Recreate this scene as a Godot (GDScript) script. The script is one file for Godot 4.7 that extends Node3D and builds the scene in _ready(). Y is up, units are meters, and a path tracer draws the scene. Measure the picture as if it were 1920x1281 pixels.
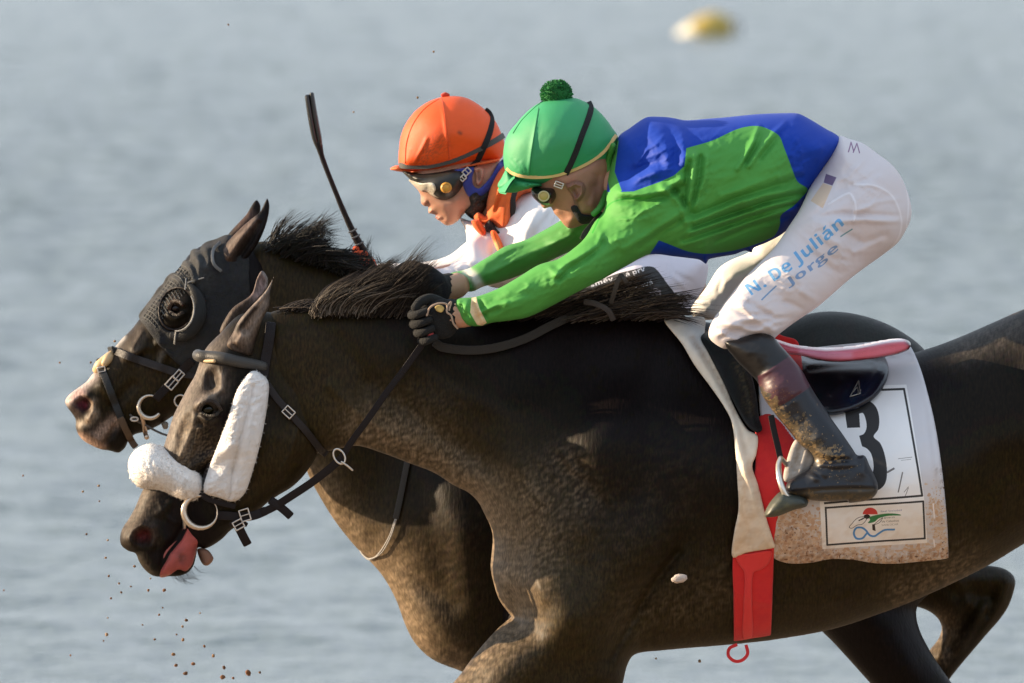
extends Node3D
# Two racehorses and their riders galloping along a beach, the sea behind them.

const FOC := 26400.0      # focal length of the long lens, in pixels of a frame 1920 wide
const DIST := 30.0
const PITCH := 0.0401426  # the camera looks 2.3 degrees down
const Z1 := 0.0           # middle plane of the near horse
const Z2 := -1.0          # middle plane of the far horse

var cam_at := Vector3(0, 1.6 + DIST * sin(PITCH), DIST * cos(PITCH))
var cam_b := Basis(Vector3.RIGHT, -PITCH)
var rng := RandomNumberGenerator.new()
var nz := FastNoiseLite.new()
var used := {}
var M := {}


# ---------------------------------------------------------------- helpers
class Acc:
	var v := PackedVector3Array()
	var n := PackedVector3Array()
	var uv := PackedVector2Array()
	var col := PackedColorArray()
	var idx := PackedInt32Array()

	func put(p: Vector3, m: Vector3, t: Vector2, c: Color) -> int:
		v.append(p); n.append(m); uv.append(t); col.append(c)
		return v.size() - 1

	func tri(a: int, b: int, c: int) -> void:
		# front faces run clockwise: turn the triangle so that it faces along its normals
		var g := (v[b] - v[a]).cross(v[c] - v[a])
		if g.dot(n[a] + n[b] + n[c]) > 0.0:
			idx.append(a); idx.append(c); idx.append(b)
		else:
			idx.append(a); idx.append(b); idx.append(c)

	func mesh() -> ArrayMesh:
		pass
		for k in n.size():
			if not n[k].is_finite() or n[k].length_squared() < 0.5:
				n[k] = Vector3(0, 0, 1)
		var a := []
		a.resize(Mesh.ARRAY_MAX)
		a[Mesh.ARRAY_VERTEX] = v; a[Mesh.ARRAY_NORMAL] = n; a[Mesh.ARRAY_TEX_UV] = uv
		a[Mesh.ARRAY_COLOR] = col; a[Mesh.ARRAY_INDEX] = idx
		var m := ArrayMesh.new()
		m.add_surface_from_arrays(Mesh.PRIMITIVE_TRIANGLES, a)
		return m


class Sheet:   # a rounded body given by its outline in the side plane, its half width and its middle plane
	var o := Vector2()
	var c := 0.01
	var nx := 0
	var ny := 0
	var s := PackedFloat32Array()
	var q := PackedFloat32Array()
	var zc := PackedFloat32Array()
	var col := PackedColorArray()

	func zat(x: float, y: float) -> float:
		var fx := clampf((x - o.x) / c, 0.0, nx - 1.001)
		var fy := clampf((y - o.y) / c, 0.0, ny - 1.001)
		var i := int(fx)
		var j := int(fy)
		fx -= i; fy -= j
		var k := j * nx + i
		var a := zc[k] + sqrt(maxf(q[k], 0.0))
		var b := zc[k + 1] + sqrt(maxf(q[k + 1], 0.0))
		var d := zc[k + nx] + sqrt(maxf(q[k + nx], 0.0))
		var e := zc[k + nx + 1] + sqrt(maxf(q[k + nx + 1], 0.0))
		return lerpf(lerpf(a, b, fx), lerpf(d, e, fx), fy)

	func inside(x: float, y: float) -> bool:
		var i := int(round((x - o.x) / c))
		var j := int(round((y - o.y) / c))
		return i >= 0 and j >= 0 and i < nx and j < ny and s[j * nx + i] > 0.0


func un(px: float, py: float, z: float) -> Vector3:   # the point of the plane z seen at that place of the photograph
	var d := cam_b * Vector3((px - 960.0) / FOC, -(py - 640.5) / FOC, -1.0)
	return cam_at + d * ((z - cam_at.z) / d.z)


func on(px: float, py: float, sheets: Array, lift: float) -> Vector3:   # the point of those bodies' near side there
	var z := 0.0
	var p := Vector3()
	for k in 3:
		p = un(px, py, z)
		z = -99.0
		for sh: Sheet in sheets:
			z = maxf(z, sh.zat(p.x, p.y) if sh.inside(p.x, p.y) else -99.0)
		if z < -90.0:
			for sh: Sheet in sheets:
				z = maxf(z, sh.zat(p.x, p.y))
		z += lift
	p = un(px, py, z)
	return p


func smooth_loop(pts: PackedVector2Array, step: float, closed := true) -> PackedVector2Array:
	var r := PackedVector2Array()
	var n := pts.size()
	for i in (n if closed else n - 1):
		var p1 := pts[i]
		var p2 := pts[(i + 1) % n]
		if p1.is_equal_approx(p2):
			continue
		var p0 := pts[(i - 1 + n) % n] if closed or i > 0 else p1
		var p3 := pts[(i + 2) % n] if closed or i < n - 2 else p2
		var k := maxi(1, int(ceil(p1.distance_to(p2) / step)))
		var l := p1.distance_to(p2)
		var m1 := (p2 - p0) * (l / maxf(l + p1.distance_to(p0), 1e-6))
		var m2 := (p3 - p1) * (l / maxf(l + p3.distance_to(p2), 1e-6))
		for j in k:
			var t := float(j) / k
			var t2 := t * t
			var t3 := t2 * t
			r.append(p1 * (2 * t3 - 3 * t2 + 1) + m1 * (t3 - 2 * t2 + t) + p2 * (-2 * t3 + 3 * t2) + m2 * (t3 - t2))
	if not closed:
		r.append(pts[n - 1])
	return r


func flat(list: Array, z: float) -> PackedVector2Array:
	var r := PackedVector2Array()
	for i in range(0, list.size(), 2):
		var p := un(list[i], list[i + 1], z)
		r.append(Vector2(p.x, p.y))
	return r


func splat(sh: Sheet, line: PackedVector2Array, r: float, call_at: Callable) -> void:   # every grid point within r of the line, with its distance
	if line.size() == 1:
		line.append(line[0] + Vector2(1e-5, 0))
	var lo := line[0]
	var hi := line[0]
	for p in line:
		lo = lo.min(p); hi = hi.max(p)
	var i0 := maxi(0, int((lo.x - r - sh.o.x) / sh.c))
	var i1 := mini(sh.nx - 1, int((hi.x + r - sh.o.x) / sh.c) + 1)
	var j0 := maxi(0, int((lo.y - r - sh.o.y) / sh.c))
	var j1 := mini(sh.ny - 1, int((hi.y + r - sh.o.y) / sh.c) + 1)
	for j in range(j0, j1 + 1):
		for i in range(i0, i1 + 1):
			var p := sh.o + Vector2(i, j) * sh.c
			var best := r * r
			for k in line.size() - 1:
				var a := line[k]
				var ab := line[k + 1] - a
				var t := clampf((p - a).dot(ab) / ab.length_squared(), 0.0, 1.0)
				best = minf(best, (p - a - ab * t).length_squared())
			if best < r * r:
				call_at.call(j * sh.nx + i, sqrt(best), p)


func sheet(d: Dictionary) -> Sheet:
	# d: out (outline in the photograph's pixels), z (its plane), c (cell), ctl ([px, py, half width, edge radius, middle plane] ...),
	# feat ([height, reach, outline points] ...), holes, base (sheets it lies on) with lift, col, paint, wrinkle
	var z: float = d.z
	var c: float = d.c
	var loops := [smooth_loop(flat(d.out, z), c * 1.5)]
	for h in d.get("holes", []):
		loops.append(smooth_loop(flat(h, z), c * 1.5))
	var sh := Sheet.new()
	var lo: Vector2 = loops[0][0]
	var hi := lo
	for p: Vector2 in loops[0]:
		lo = lo.min(p); hi = hi.max(p)
	sh.c = c
	sh.o = lo - Vector2(c, c) * 2.5
	sh.nx = int((hi.x - lo.x) / c) + 6
	sh.ny = int((hi.y - lo.y) / c) + 6
	var nx := sh.nx
	var ny := sh.ny
	# coarse grid: distance to the outline, and the fields that the control points give
	var g := c * 4.0
	var cx := nx / 4 + 2
	var cy := ny / 4 + 2
	var cd := PackedFloat32Array(); cd.resize(cx * cy); cd.fill(9.0)
	var cw := PackedFloat32Array(); cw.resize(cx * cy)
	var cr := PackedFloat32Array(); cr.resize(cx * cy)
	var cz := PackedFloat32Array(); cz.resize(cx * cy)
	var ctl: Array = d.ctl
	var cp := flat_ctl(ctl, z)
	var rmax := 0.0
	for k in ctl:
		rmax = maxf(rmax, k[3])
	rmax += g
	for j in cy:
		for i in cx:
			var p := sh.o + Vector2(i, j) * g
			var sw := 0.0
			var w := 0.0
			var r := 0.0
			var zz := 0.0
			for k in ctl.size():
				var e := 1.0 / pow(p.distance_squared_to(cp[k]) + 0.0004, 1.6)
				sw += e
				w += e * ctl[k][2]; r += e * ctl[k][3]; zz += e * (ctl[k][4] if ctl[k].size() > 4 else 0.0)
			cw[j * cx + i] = w / sw; cr[j * cx + i] = r / sw; cz[j * cx + i] = zz / sw
	for lp: PackedVector2Array in loops:
		var m := lp.size()
		var k := 0
		while k < m:
			var k2 := mini(k + 3, m)
			var a := lp[k]
			var ab := lp[k2 % m] - a
			if ab.length_squared() < 1e-12:
				k = k2
				continue
			var i0 := maxi(0, int((minf(a.x, a.x + ab.x) - rmax - sh.o.x) / g))
			var i1 := mini(cx - 1, int((maxf(a.x, a.x + ab.x) + rmax - sh.o.x) / g) + 1)
			var j0 := maxi(0, int((minf(a.y, a.y + ab.y) - rmax - sh.o.y) / g))
			var j1 := mini(cy - 1, int((maxf(a.y, a.y + ab.y) + rmax - sh.o.y) / g) + 1)
			var il := 1.0 / ab.length_squared()
			for j in range(j0, j1 + 1):
				for i in range(i0, i1 + 1):
					var ap := sh.o + Vector2(i, j) * g - a
					var t := clampf(ap.dot(ab) * il, 0.0, 1.0)
					var dd := (ap - ab * t).length_squared()
					if dd < cd[j * cx + i]:
						cd[j * cx + i] = dd
			k = k2
	for i in cd.size():
		cd[i] = sqrt(cd[i])
	# fine grid: exact distance close to the outline
	var near := PackedFloat32Array(); near.resize(nx * ny); near.fill(9.0)
	var band := c * 4.5
	for lp: PackedVector2Array in loops:
		var m := lp.size()
		for k in m:
			var a := lp[k]
			var ab := lp[(k + 1) % m] - a
			if ab.length_squared() < 1e-12:
				continue
			var i0 := maxi(0, int((minf(a.x, a.x + ab.x) - band - sh.o.x) / c))
			var i1 := mini(nx - 1, int((maxf(a.x, a.x + ab.x) + band - sh.o.x) / c) + 1)
			var j0 := maxi(0, int((minf(a.y, a.y + ab.y) - band - sh.o.y) / c))
			var j1 := mini(ny - 1, int((maxf(a.y, a.y + ab.y) + band - sh.o.y) / c) + 1)
			var il := 1.0 / ab.length_squared()
			for j in range(j0, j1 + 1):
				for i in range(i0, i1 + 1):
					var ap := sh.o + Vector2(i, j) * c - a
					var t := clampf(ap.dot(ab) * il, 0.0, 1.0)
					var dd := (ap - ab * t).length_squared()
					if dd < near[j * nx + i]:
						near[j * nx + i] = dd
	# inside or outside, row by row
	var ins := PackedByteArray(); ins.resize(nx * ny)
	for j in ny:
		var y := sh.o.y + j * c
		var xs := []
		for lp: PackedVector2Array in loops:
			var m := lp.size()
			for k in m:
				var a := lp[k]
				var b := lp[(k + 1) % m]
				if (a.y > y) != (b.y > y):
					xs.append(a.x + (b.x - a.x) * (y - a.y) / (b.y - a.y))
		xs.sort()
		for k in range(0, xs.size() - 1, 2):
			for i in range(maxi(0, int(ceil((xs[k] - sh.o.x) / c))), mini(nx - 1, int(floor((xs[k + 1] - sh.o.x) / c))) + 1):
				ins[j * nx + i] = 1
	sh.s.resize(nx * ny); sh.q.resize(nx * ny); sh.zc.resize(nx * ny); sh.col.resize(nx * ny)
	sh.col.fill(d.get("col", Color.WHITE))
	var bump := PackedFloat32Array(); bump.resize(nx * ny)
	for f in d.get("feat", []):
		var h: float = f[0]
		var r: float = f[1]
		splat(sh, flat(f[2], z), r * 2.2, func(k: int, dist: float, _p: Vector2): bump[k] += h * exp(-dist * dist / (r * r)))
	var wr: Array = d.get("wrinkle", [])   # [amplitude, cycles per metre along, across, angle] ...
	var base: Array = d.get("base", [])
	var lift: float = d.get("lift", 0.0)
	var zmin: float = d.get("zmin", -99.0)
	var fade := PackedFloat32Array(); fade.resize(nx * ny)
	for j in ny:
		var gj := mini(j / 4, cy - 2)
		var ty := j / 4.0 - gj
		for i in nx:
			var k := j * nx + i
			var inn := ins[k] == 1
			var nd := near[k]
			if not inn and nd > band * band:
				sh.s[k] = -9.0; sh.q[k] = -1.0
				sh.zc[k] = z
				if i > 0:
					sh.zc[k] = sh.zc[k - 1]
				continue
			var gi := mini(i / 4, cx - 2)
			var tx := i / 4.0 - gi
			var e := gj * cx + gi
			var dist := sqrt(nd)
			if dist > band * 0.9:
				dist = lerpf(lerpf(cd[e], cd[e + 1], tx), lerpf(cd[e + cx], cd[e + cx + 1], tx), ty)
			if not inn:
				dist = -dist
			var w := lerpf(lerpf(cw[e], cw[e + 1], tx), lerpf(cw[e + cx], cw[e + cx + 1], tx), ty)
			var r := lerpf(lerpf(cr[e], cr[e + 1], tx), lerpf(cr[e + cx], cr[e + cx + 1], tx), ty)
			var zz := z + lerpf(lerpf(cz[e], cz[e + 1], tx), lerpf(cz[e + cx], cz[e + cx + 1], tx), ty)
			var u := 1.0 - minf(dist / r, 1.0)
			var qq := w * w * (1.0 - u * u)
			var p := sh.o + Vector2(i, j) * c
			var b := bump[k]
			for wv in wr:
				var ca := cos(wv[3])
				var sa := sin(wv[3])
				var nn := nz.get_noise_2d((p.x * ca + p.y * sa) * wv[1], (p.y * ca - p.x * sa) * wv[2])
				if wv.size() > 4:   # sharp creases
					nn = pow(1.0 - minf(1.0, absf(nn) * 1.6), wv[4]) * smoothstep(-0.3, 0.3, nz.get_noise_2d(p.x * 7.0 + 70.0, p.y * 7.0))
				b += wv[0] * nn
			fade[k] = b * (smoothstep(0.0, 0.6 * r, dist) * 0.85 + 0.15 * minf(1.0, dist / (3.0 * c))) if base.is_empty() else 0.0
			if not base.is_empty():
				zz += b * minf(1.0, maxf(0.0, dist) / (3.0 * c))
			if not base.is_empty():
				var zb := -99.0
				for bs: Sheet in base:
					if bs.inside(p.x, p.y):
						zb = maxf(zb, bs.zat(p.x, p.y))
				zz += maxf(zb if zb > -90.0 else base[0].zat(p.x, p.y), zmin) + lift - z
			sh.s[k] = dist
			sh.q[k] = qq
			sh.zc[k] = zz
	if not d.get("sharp", false):   # soften the ridge along the middle line
		for pass_ in int(d.get("soft", 3)):
			var q2 := sh.q.duplicate()
			for j in range(1, ny - 1):
				for i in range(1, nx - 1):
					var k := j * nx + i
					if sh.s[k] > 3.0 * c:
						q2[k] = sh.q[k] * 0.4 + 0.15 * (sh.q[k - 1] + sh.q[k + 1] + sh.q[k - nx] + sh.q[k + nx])
			sh.q = q2
	for k in nx * ny:
		if fade[k] != 0.0 and sh.q[k] > 0.0:
			var root := sqrt(sh.q[k])
			root = maxf(root + fade[k], root * 0.3)
			sh.q[k] = root * root
	for f in d.get("paint", []):   # [colour, reach, strength, points, share of noise, cycles per metre]
		var cc: Color = f[0]
		var r: float = f[1]
		var st: float = f[2]
		var ns: float = f[4] if f.size() > 4 else 0.0
		var fq: float = f[5] if f.size() > 5 else 60.0
		splat(sh, flat(f[3], z), r * 2.0, func(k: int, dist: float, p: Vector2):
			var a := st * exp(-dist * dist / (r * r))
			if ns > 0.0:
				a *= lerpf(1.0, smoothstep(-0.25, 0.45, nz.get_noise_2d(p.x * fq + 31.0, p.y * fq * 1.6) + 0.5 * nz.get_noise_2d(p.x * fq * 3.1, p.y * fq * 4.0 + 9.0)), ns)
			sh.col[k] = sh.col[k].lerp(cc, a))
	var mo: float = d.get("mottle", 0.0)
	if mo > 0.0:
		for j in ny:
			for i in nx:
				var k := j * nx + i
				if sh.s[k] > -2.0 * c:
					var p := sh.o + Vector2(i, j) * c
					var m := 1.0 + mo * (nz.get_noise_2d(p.x * 9.0, p.y * 9.0) + 0.7 * nz.get_noise_2d(p.x * 40.0 + 5.0, p.y * 55.0))
					sh.col[k] = Color(sh.col[k].r * m, sh.col[k].g * m, sh.col[k].b * m)
	return sh


func flat_ctl(ctl: Array, z: float) -> PackedVector2Array:
	var r := PackedVector2Array()
	for k in ctl:
		var p := un(k[0], k[1], z)
		r.append(Vector2(p.x, p.y))
	return r


func add_sheet(acc: Acc, sh: Sheet, frame := Rect2()) -> void:
	# both sides of the body, closed along its outline; frame: the rectangle of the side plane that a texture covers
	var nx := sh.nx
	var ny := sh.ny
	var c := sh.c
	var fi := PackedInt32Array(); fi.resize(nx * ny); fi.fill(-1)
	var bi := fi.duplicate()
	var he := fi.duplicate()
	var ve := fi.duplicate()
	var has_uv := frame.size.x > 0.0
	for j in range(1, ny - 1):
		for i in range(1, nx - 1):
			var k := j * nx + i
			if sh.s[k] <= 0.0:
				continue
			var h := sqrt(maxf(sh.q[k], 1e-9))
			var qx := (sh.q[k + 1] - sh.q[k - 1]) / (4.0 * c)
			var qy := (sh.q[k + nx] - sh.q[k - nx]) / (4.0 * c)
			var zx := (sh.zc[k + 1] - sh.zc[k - 1]) / (2.0 * c)
			var zy := (sh.zc[k + nx] - sh.zc[k - nx]) / (2.0 * c)
			if sh.s[k + 1] < -8.0 or sh.s[k - 1] < -8.0 or sh.s[k + nx] < -8.0 or sh.s[k - nx] < -8.0:
				qx = 0.0; qy = 0.0; zx = 0.0; zy = 0.0
			var p := sh.o + Vector2(i, j) * c
			var t := Vector2((p.x - frame.position.x) / frame.size.x, (frame.end.y - p.y) / frame.size.y) if has_uv else p
			fi[k] = acc.put(Vector3(p.x, p.y, sh.zc[k] + h), Vector3(-h * zx - qx, -h * zy - qy, h).normalized(), t, sh.col[k])
			bi[k] = acc.put(Vector3(p.x, p.y, sh.zc[k] - h), Vector3(h * zx - qx, h * zy - qy, -h).normalized(), t, sh.col[k])
	for j in range(1, ny - 1):
		for i in range(1, nx - 1):
			var k := j * nx + i
			for way in 2:
				var k2 := k + 1 if way == 0 else k + nx
				if (sh.s[k] > 0.0) == (sh.s[k2] > 0.0):
					continue
				var t := clampf(sh.s[k] / (sh.s[k] - sh.s[k2]), 0.02, 0.98)
				var p := sh.o + Vector2(i + (t if way == 0 else 0.0), j + (t if way == 1 else 0.0)) * c
				var ki := k if sh.s[k] > 0.0 else k2
				var nn := Vector2()
				for kk: int in [k, k2]:
					nn -= Vector2(maxf(sh.s[kk + 1], -c * 3) - maxf(sh.s[kk - 1], -c * 3), maxf(sh.s[kk + nx], -c * 3) - maxf(sh.s[kk - nx], -c * 3))
				nn = nn.normalized()
				var uvp := Vector2((p.x - frame.position.x) / frame.size.x, (frame.end.y - p.y) / frame.size.y) if has_uv else p
				var e := acc.put(Vector3(p.x, p.y, lerpf(sh.zc[k], sh.zc[k2], t)), Vector3(nn.x, nn.y, 0.0), uvp, sh.col[ki])
				if way == 0:
					he[k] = e
				else:
					ve[k] = e
	for j in range(1, ny - 2):
		for i in range(1, nx - 2):
			var k := j * nx + i
			var ks := [k, k + 1, k + nx + 1, k + nx]
			var es := [he[k], ve[k + 1], he[k + nx], ve[k]]
			var any := false
			for kk: int in ks:
				any = any or sh.s[kk] > 0.0
			if not any:
				continue
			var f := PackedInt32Array()
			var b := PackedInt32Array()
			for m in 4:
				var kk: int = ks[m]
				if sh.s[kk] > 0.0:
					f.append(fi[kk]); b.append(bi[kk])
				if es[m] >= 0 and (sh.s[kk] > 0.0) != (sh.s[ks[(m + 1) % 4]] > 0.0):
					f.append(es[m]); b.append(es[m])
			for m in range(1, f.size() - 1):   # counter-clockwise seen from +z, so turn the near side
				if f[0] != f[m] and f[m] != f[m + 1]:
					acc.idx.append(f[0]); acc.idx.append(f[m + 1]); acc.idx.append(f[m])
					acc.idx.append(b[0]); acc.idx.append(b[m]); acc.idx.append(b[m + 1])


func grid(acc: Acc, rows: Array, closed: bool, col := Color.WHITE, out := true) -> void:
	var m: int = rows[0].size()
	var n := rows.size()
	var first := acc.v.size()
	var sign_ := 0.0
	var ns := []
	for i in n:
		var ctr := Vector3()
		for p: Vector3 in rows[i]:
			ctr += p
		ctr /= m
		for j in m:
			var du: Vector3 = rows[mini(i + 1, n - 1)][j] - rows[maxi(i - 1, 0)][j]
			var dv: Vector3 = rows[i][(j + 1) % m if closed else mini(j + 1, m - 1)] - rows[i][(j - 1 + m) % m if closed else maxi(j - 1, 0)]
			var no := du.cross(dv)
			if no.length_squared() < 1e-16:
				no = (rows[mini(i + 1, n - 1)][j] - rows[maxi(i - 1, 0)][(j + 1) % m])
				no = rows[i][j] - rows[n / 2][j] if no.length_squared() < 1e-14 else no
			no = no.normalized()
			ns.append(no)
			if closed:
				sign_ += no.dot((rows[i][j] - ctr).normalized())
	var flip := -1.0 if (closed and sign_ < 0.0) or (not closed and not out) else 1.0
	for i in n:
		for j in m:
			acc.put(rows[i][j], ns[i * m + j] * flip, Vector2(float(j) / m, float(i) / n), col)
	for i in n - 1:
		for j in (m if closed else m - 1):
			var a := first + i * m + j
			var b := first + i * m + (j + 1) % m
			if rows[i][j].distance_squared_to(rows[i][(j + 1) % m]) > 1e-14:
				acc.tri(a, b, a + m)
			if rows[i + 1][j].distance_squared_to(rows[i + 1][(j + 1) % m]) > 1e-14:
				acc.tri(b, b - a + a + m, a + m)


func path(pts: Array, sub: int) -> PackedVector3Array:
	var r := PackedVector3Array()
	var n := pts.size()
	for i in n - 1:
		var p1: Vector3 = pts[i]
		var p2: Vector3 = pts[i + 1]
		var p0: Vector3 = pts[i - 1] if i > 0 else p1 * 2.0 - p2
		var p3: Vector3 = pts[i + 2] if i < n - 2 else p2 * 2.0 - p1
		for j in sub:
			r.append(p1.cubic_interpolate(p2, p0, p3, float(j) / sub))
	r.append(pts[n - 1])
	return r


func tube(acc: Acc, pts: Array, rad: Array, seg := 10, sub := 4, col := Color.WHITE, up := Vector3(0, 0, 1), rough := 0.0, flat_ := false) -> void:
	# rad: one radius, or Vector2(across, along up), per point; both ends are rounded off
	var line := path(pts, sub) if pts.size() > 2 or sub > 1 else PackedVector3Array(pts)
	var n := line.size()
	var rows := []
	for i in range(-2, n + 2):
		var k := clampi(i, 0, n - 1)
		var t := (line[mini(k + 1, n - 1)] - line[maxi(k - 1, 0)]).normalized()
		var side := t.cross(up).normalized()
		if side.length_squared() < 0.5:
			side = t.cross(Vector3(0, 1, 0.2)).normalized()
		var u := side.cross(t).normalized()
		var f := float(k) / maxf(n - 1, 1) * (rad.size() - 1)
		var a = rad[int(f)]
		var b = rad[mini(int(f) + 1, rad.size() - 1)]
		var va: Vector2 = a if a is Vector2 else Vector2(a, a)
		var vb: Vector2 = b if b is Vector2 else Vector2(b, b)
		var r := va.lerp(vb, f - int(f))
		var ctr := line[k]
		if i < 0:
			ctr -= t * minf(r.x, r.y) * (0.7 if i == -1 else 0.95) * 0.7
			r *= 0.72 if i == -1 else 0.02
		elif i >= n:
			ctr += t * minf(r.x, r.y) * (0.7 if i == n else 0.95) * 0.7
			r *= 0.72 if i == n else 0.02
		var row := PackedVector3Array()
		if flat_:
			for e in [[1, .5], [.88, 1], [-.88, 1], [-1, .5], [-1, -.5], [-.88, -1], [.88, -1], [1, -.5]]:
				row.append(ctr + side * (r.x * e[0]) + u * (r.y * e[1]))
		else:
			for j in seg:
				var an := TAU * j / seg
				var w := 1.0
				if rough > 0.0:
					w += rough * nz.get_noise_3d(ctr.x * 90.0 + cos(an) * 3.0, ctr.y * 90.0 + sin(an) * 3.0, k * 0.7)
				row.append(ctr + side * (r.x * w * cos(an)) + u * (r.y * w * sin(an)))
		rows.append(row)
	grid(acc, rows, true, col)


func ball(acc: Acc, ctr: Vector3, r: Vector3, rough := 0.0, freq := 30.0, col := Color.WHITE, nu := 14, nv := 20, turn := Basis()) -> void:
	var rows := []
	for i in nu + 1:
		var row := PackedVector3Array()
		var a := PI * clampf(float(i) / nu, 0.004, 0.996)
		for j in nv:
			var b := TAU * j / nv
			var dir := Vector3(sin(a) * cos(b), cos(a), sin(a) * sin(b))
			var w := 1.0 + (rough * nz.get_noise_3dv(dir * freq + ctr * 50.0) if rough > 0.0 else 0.0)
			row.append(ctr + turn * (dir * r * w))
		rows.append(row)
	grid(acc, rows, true, col)


func strap(acc: Acc, px: Array, sheets: Array, half: float, lift := 0.006, thick := 0.0025, zs: Array = [], col := Color.WHITE, up := Vector3(0, 0, 1)) -> void:
	# a leather strap: over the near side of those bodies, or through the given depths
	var pts := []
	var dense := []
	for i in range(0, px.size(), 2):
		dense.append(Vector3(px[i], px[i + 1], zs[i / 2] if zs.size() else 0.0))
	var line := path(dense, 4) if dense.size() > 1 else PackedVector3Array(dense)
	for p in line:
		pts.append(un(p.x, p.y, p.z) if zs.size() else on(p.x, p.y, sheets, lift))
	tube(acc, pts, [Vector2(half, thick)], 8, 1, col, up, 0.0, true)


func hair(acc: Acc, count: int, roots: Array, mids: Array, tips: Array, width: float, loose: float, cols: Array, zroot: float, zspread: float) -> void:
	# locks of hair from one line to another: roots, mids and tips are lines in the photograph's pixels
	for i in count:
		var t := rng.randf()
		var clump := floor(t * 17.0 + rng.randf() * 0.8)
		var jc := Vector2(sin(clump * 12.9), cos(clump * 78.2))
		var a := along(roots, t) + Vector2(rng.randfn(0, 4), rng.randfn(0, 4))
		var e := along(tips, clampf(t + rng.randf_range(-0.08, 0.08), 0, 1)) + (jc * 1.5 + Vector2(rng.randfn(0, 1), rng.randfn(0, 1)) * 0.55) * loose
		var m := along(mids, clampf(t + rng.randf_range(-0.05, 0.05), 0, 1)) + (jc * 0.7 + Vector2(rng.randfn(0, 1), rng.randfn(0, 1)) * 0.35) * loose
		var s := clampf(rng.randf_range(0.5, 1.05) + 0.22 * sin(clump * 5.7), 0.35, 1.2)
		e = m.lerp(e, s)
		var z0 := zroot + rng.randf_range(-1, 1) * zspread
		var z1 := z0 + rng.randfn(0, 1) * zspread
		var p0 := un(a.x, a.y, z0)
		var p1 := un(m.x, m.y, lerpf(z0, z1, 0.5))
		var p2 := un(e.x, e.y, z1)
		var cc: Color = cols[rng.randi() % cols.size()]
		var rows := []
		for k in 7:
			var u := k / 6.0
			var p := p0 * (1 - u) * (1 - u) + p1 * 2 * u * (1 - u) + p2 * u * u
			var tn := ((p1 - p0) * (1 - u) + (p2 - p1) * u).normalized()
			var sd := tn.cross(Vector3(0, 0, 1)).normalized()
			var w := width * (1.0 - 0.93 * u * u) * rng.randf_range(0.85, 1.1)
			rows.append(PackedVector3Array([p + sd * w, p + Vector3(0, 0, w), p - sd * w, p - Vector3(0, 0, w)]))
		grid(acc, rows, true, cc)


func along(line: Array, t: float) -> Vector2:
	var n := line.size() / 2 - 1
	var f := clampf(t, 0, 1) * n
	var i := mini(int(f), n - 1)
	return Vector2(line[i * 2], line[i * 2 + 1]).lerp(Vector2(line[i * 2 + 2], line[i * 2 + 3]), f - i)


func fur(acc: Acc, sh: Sheet, count: int, length: float, width: float, drift: Vector2, cols: Array) -> void:   # short fibres standing on a body
	var made := 0
	var tries := 0
	while made < count and tries < count * 6:
		tries += 1
		var i := rng.randi_range(2, sh.nx - 3)
		var j := rng.randi_range(2, sh.ny - 3)
		var k := j * sh.nx + i
		if sh.s[k] <= 0.0:
			continue
		made += 1
		var p := sh.o + Vector2(i + rng.randf_range(-.5, .5), j + rng.randf_range(-.5, .5)) * sh.c
		var h := sqrt(maxf(sh.q[k], 1e-9))
		var nn := Vector3(-(sh.q[k + 1] - sh.q[k - 1]) / (4 * sh.c), -(sh.q[k + sh.nx] - sh.q[k - sh.nx]) / (4 * sh.c), h).normalized()
		var root := Vector3(p.x, p.y, sh.zat(p.x, p.y) - 0.001)
		var dir := (nn * 0.8 + Vector3(drift.x, drift.y, 0) + Vector3(rng.randfn(0, .4), rng.randfn(0, .4), rng.randfn(0, .3))).normalized()
		var l := length * rng.randf_range(0.5, 1.2)
		var sd := dir.cross(Vector3(rng.randfn(0, 1), rng.randfn(0, 1), rng.randfn(0, 1))).normalized() * width
		var cc: Color = cols[rng.randi() % cols.size()]
		var a := acc.put(root + sd, nn, Vector2(), cc)
		var b := acc.put(root - sd, nn, Vector2(), cc)
		var e := acc.put(root + dir * l, nn, Vector2(), cc)
		acc.tri(a, b, e)


# ---------------------------------------------------------------- naming
func numbered(called: String) -> String:
	used[called] = used.get(called, -1) + 1
	return called if used[called] == 0 else "%s_%03d" % [called, used[called]]


func thing(called: String, label: String, category: String, at: Vector3, group := "") -> Node3D:
	var o := Node3D.new()
	o.name = numbered(called)
	o.position = at
	tag(o, label, category, group)
	add_child(o, true)
	return o


func tag(o: Node, label: String, category := "", group := "", kind := "") -> void:
	if label: o.set_meta("label", label)
	if category: o.set_meta("category", category)
	if group: o.set_meta("group", group)
	if kind: o.set_meta("kind", kind)


func part(to: Node3D, called: String, acc: Acc, mat: Material, label := "") -> MeshInstance3D:
	var o := MeshInstance3D.new()
	o.name = called
	o.mesh = acc.mesh()
	o.material_override = mat
	o.position = Vector3.ZERO if to is MeshInstance3D else -to.position
	to.add_child(o, true)
	if to is MeshInstance3D:
		pass
	tag(o, label)
	return o


func sheet_part(to: Node3D, called: String, d: Dictionary, mat: Material, label := "", frame := Rect2()) -> Sheet:
	var sh := sheet(d)
	var a := Acc.new()
	add_sheet(a, sh, frame)
	part(to, called, a, mat, label)
	return sh


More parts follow.
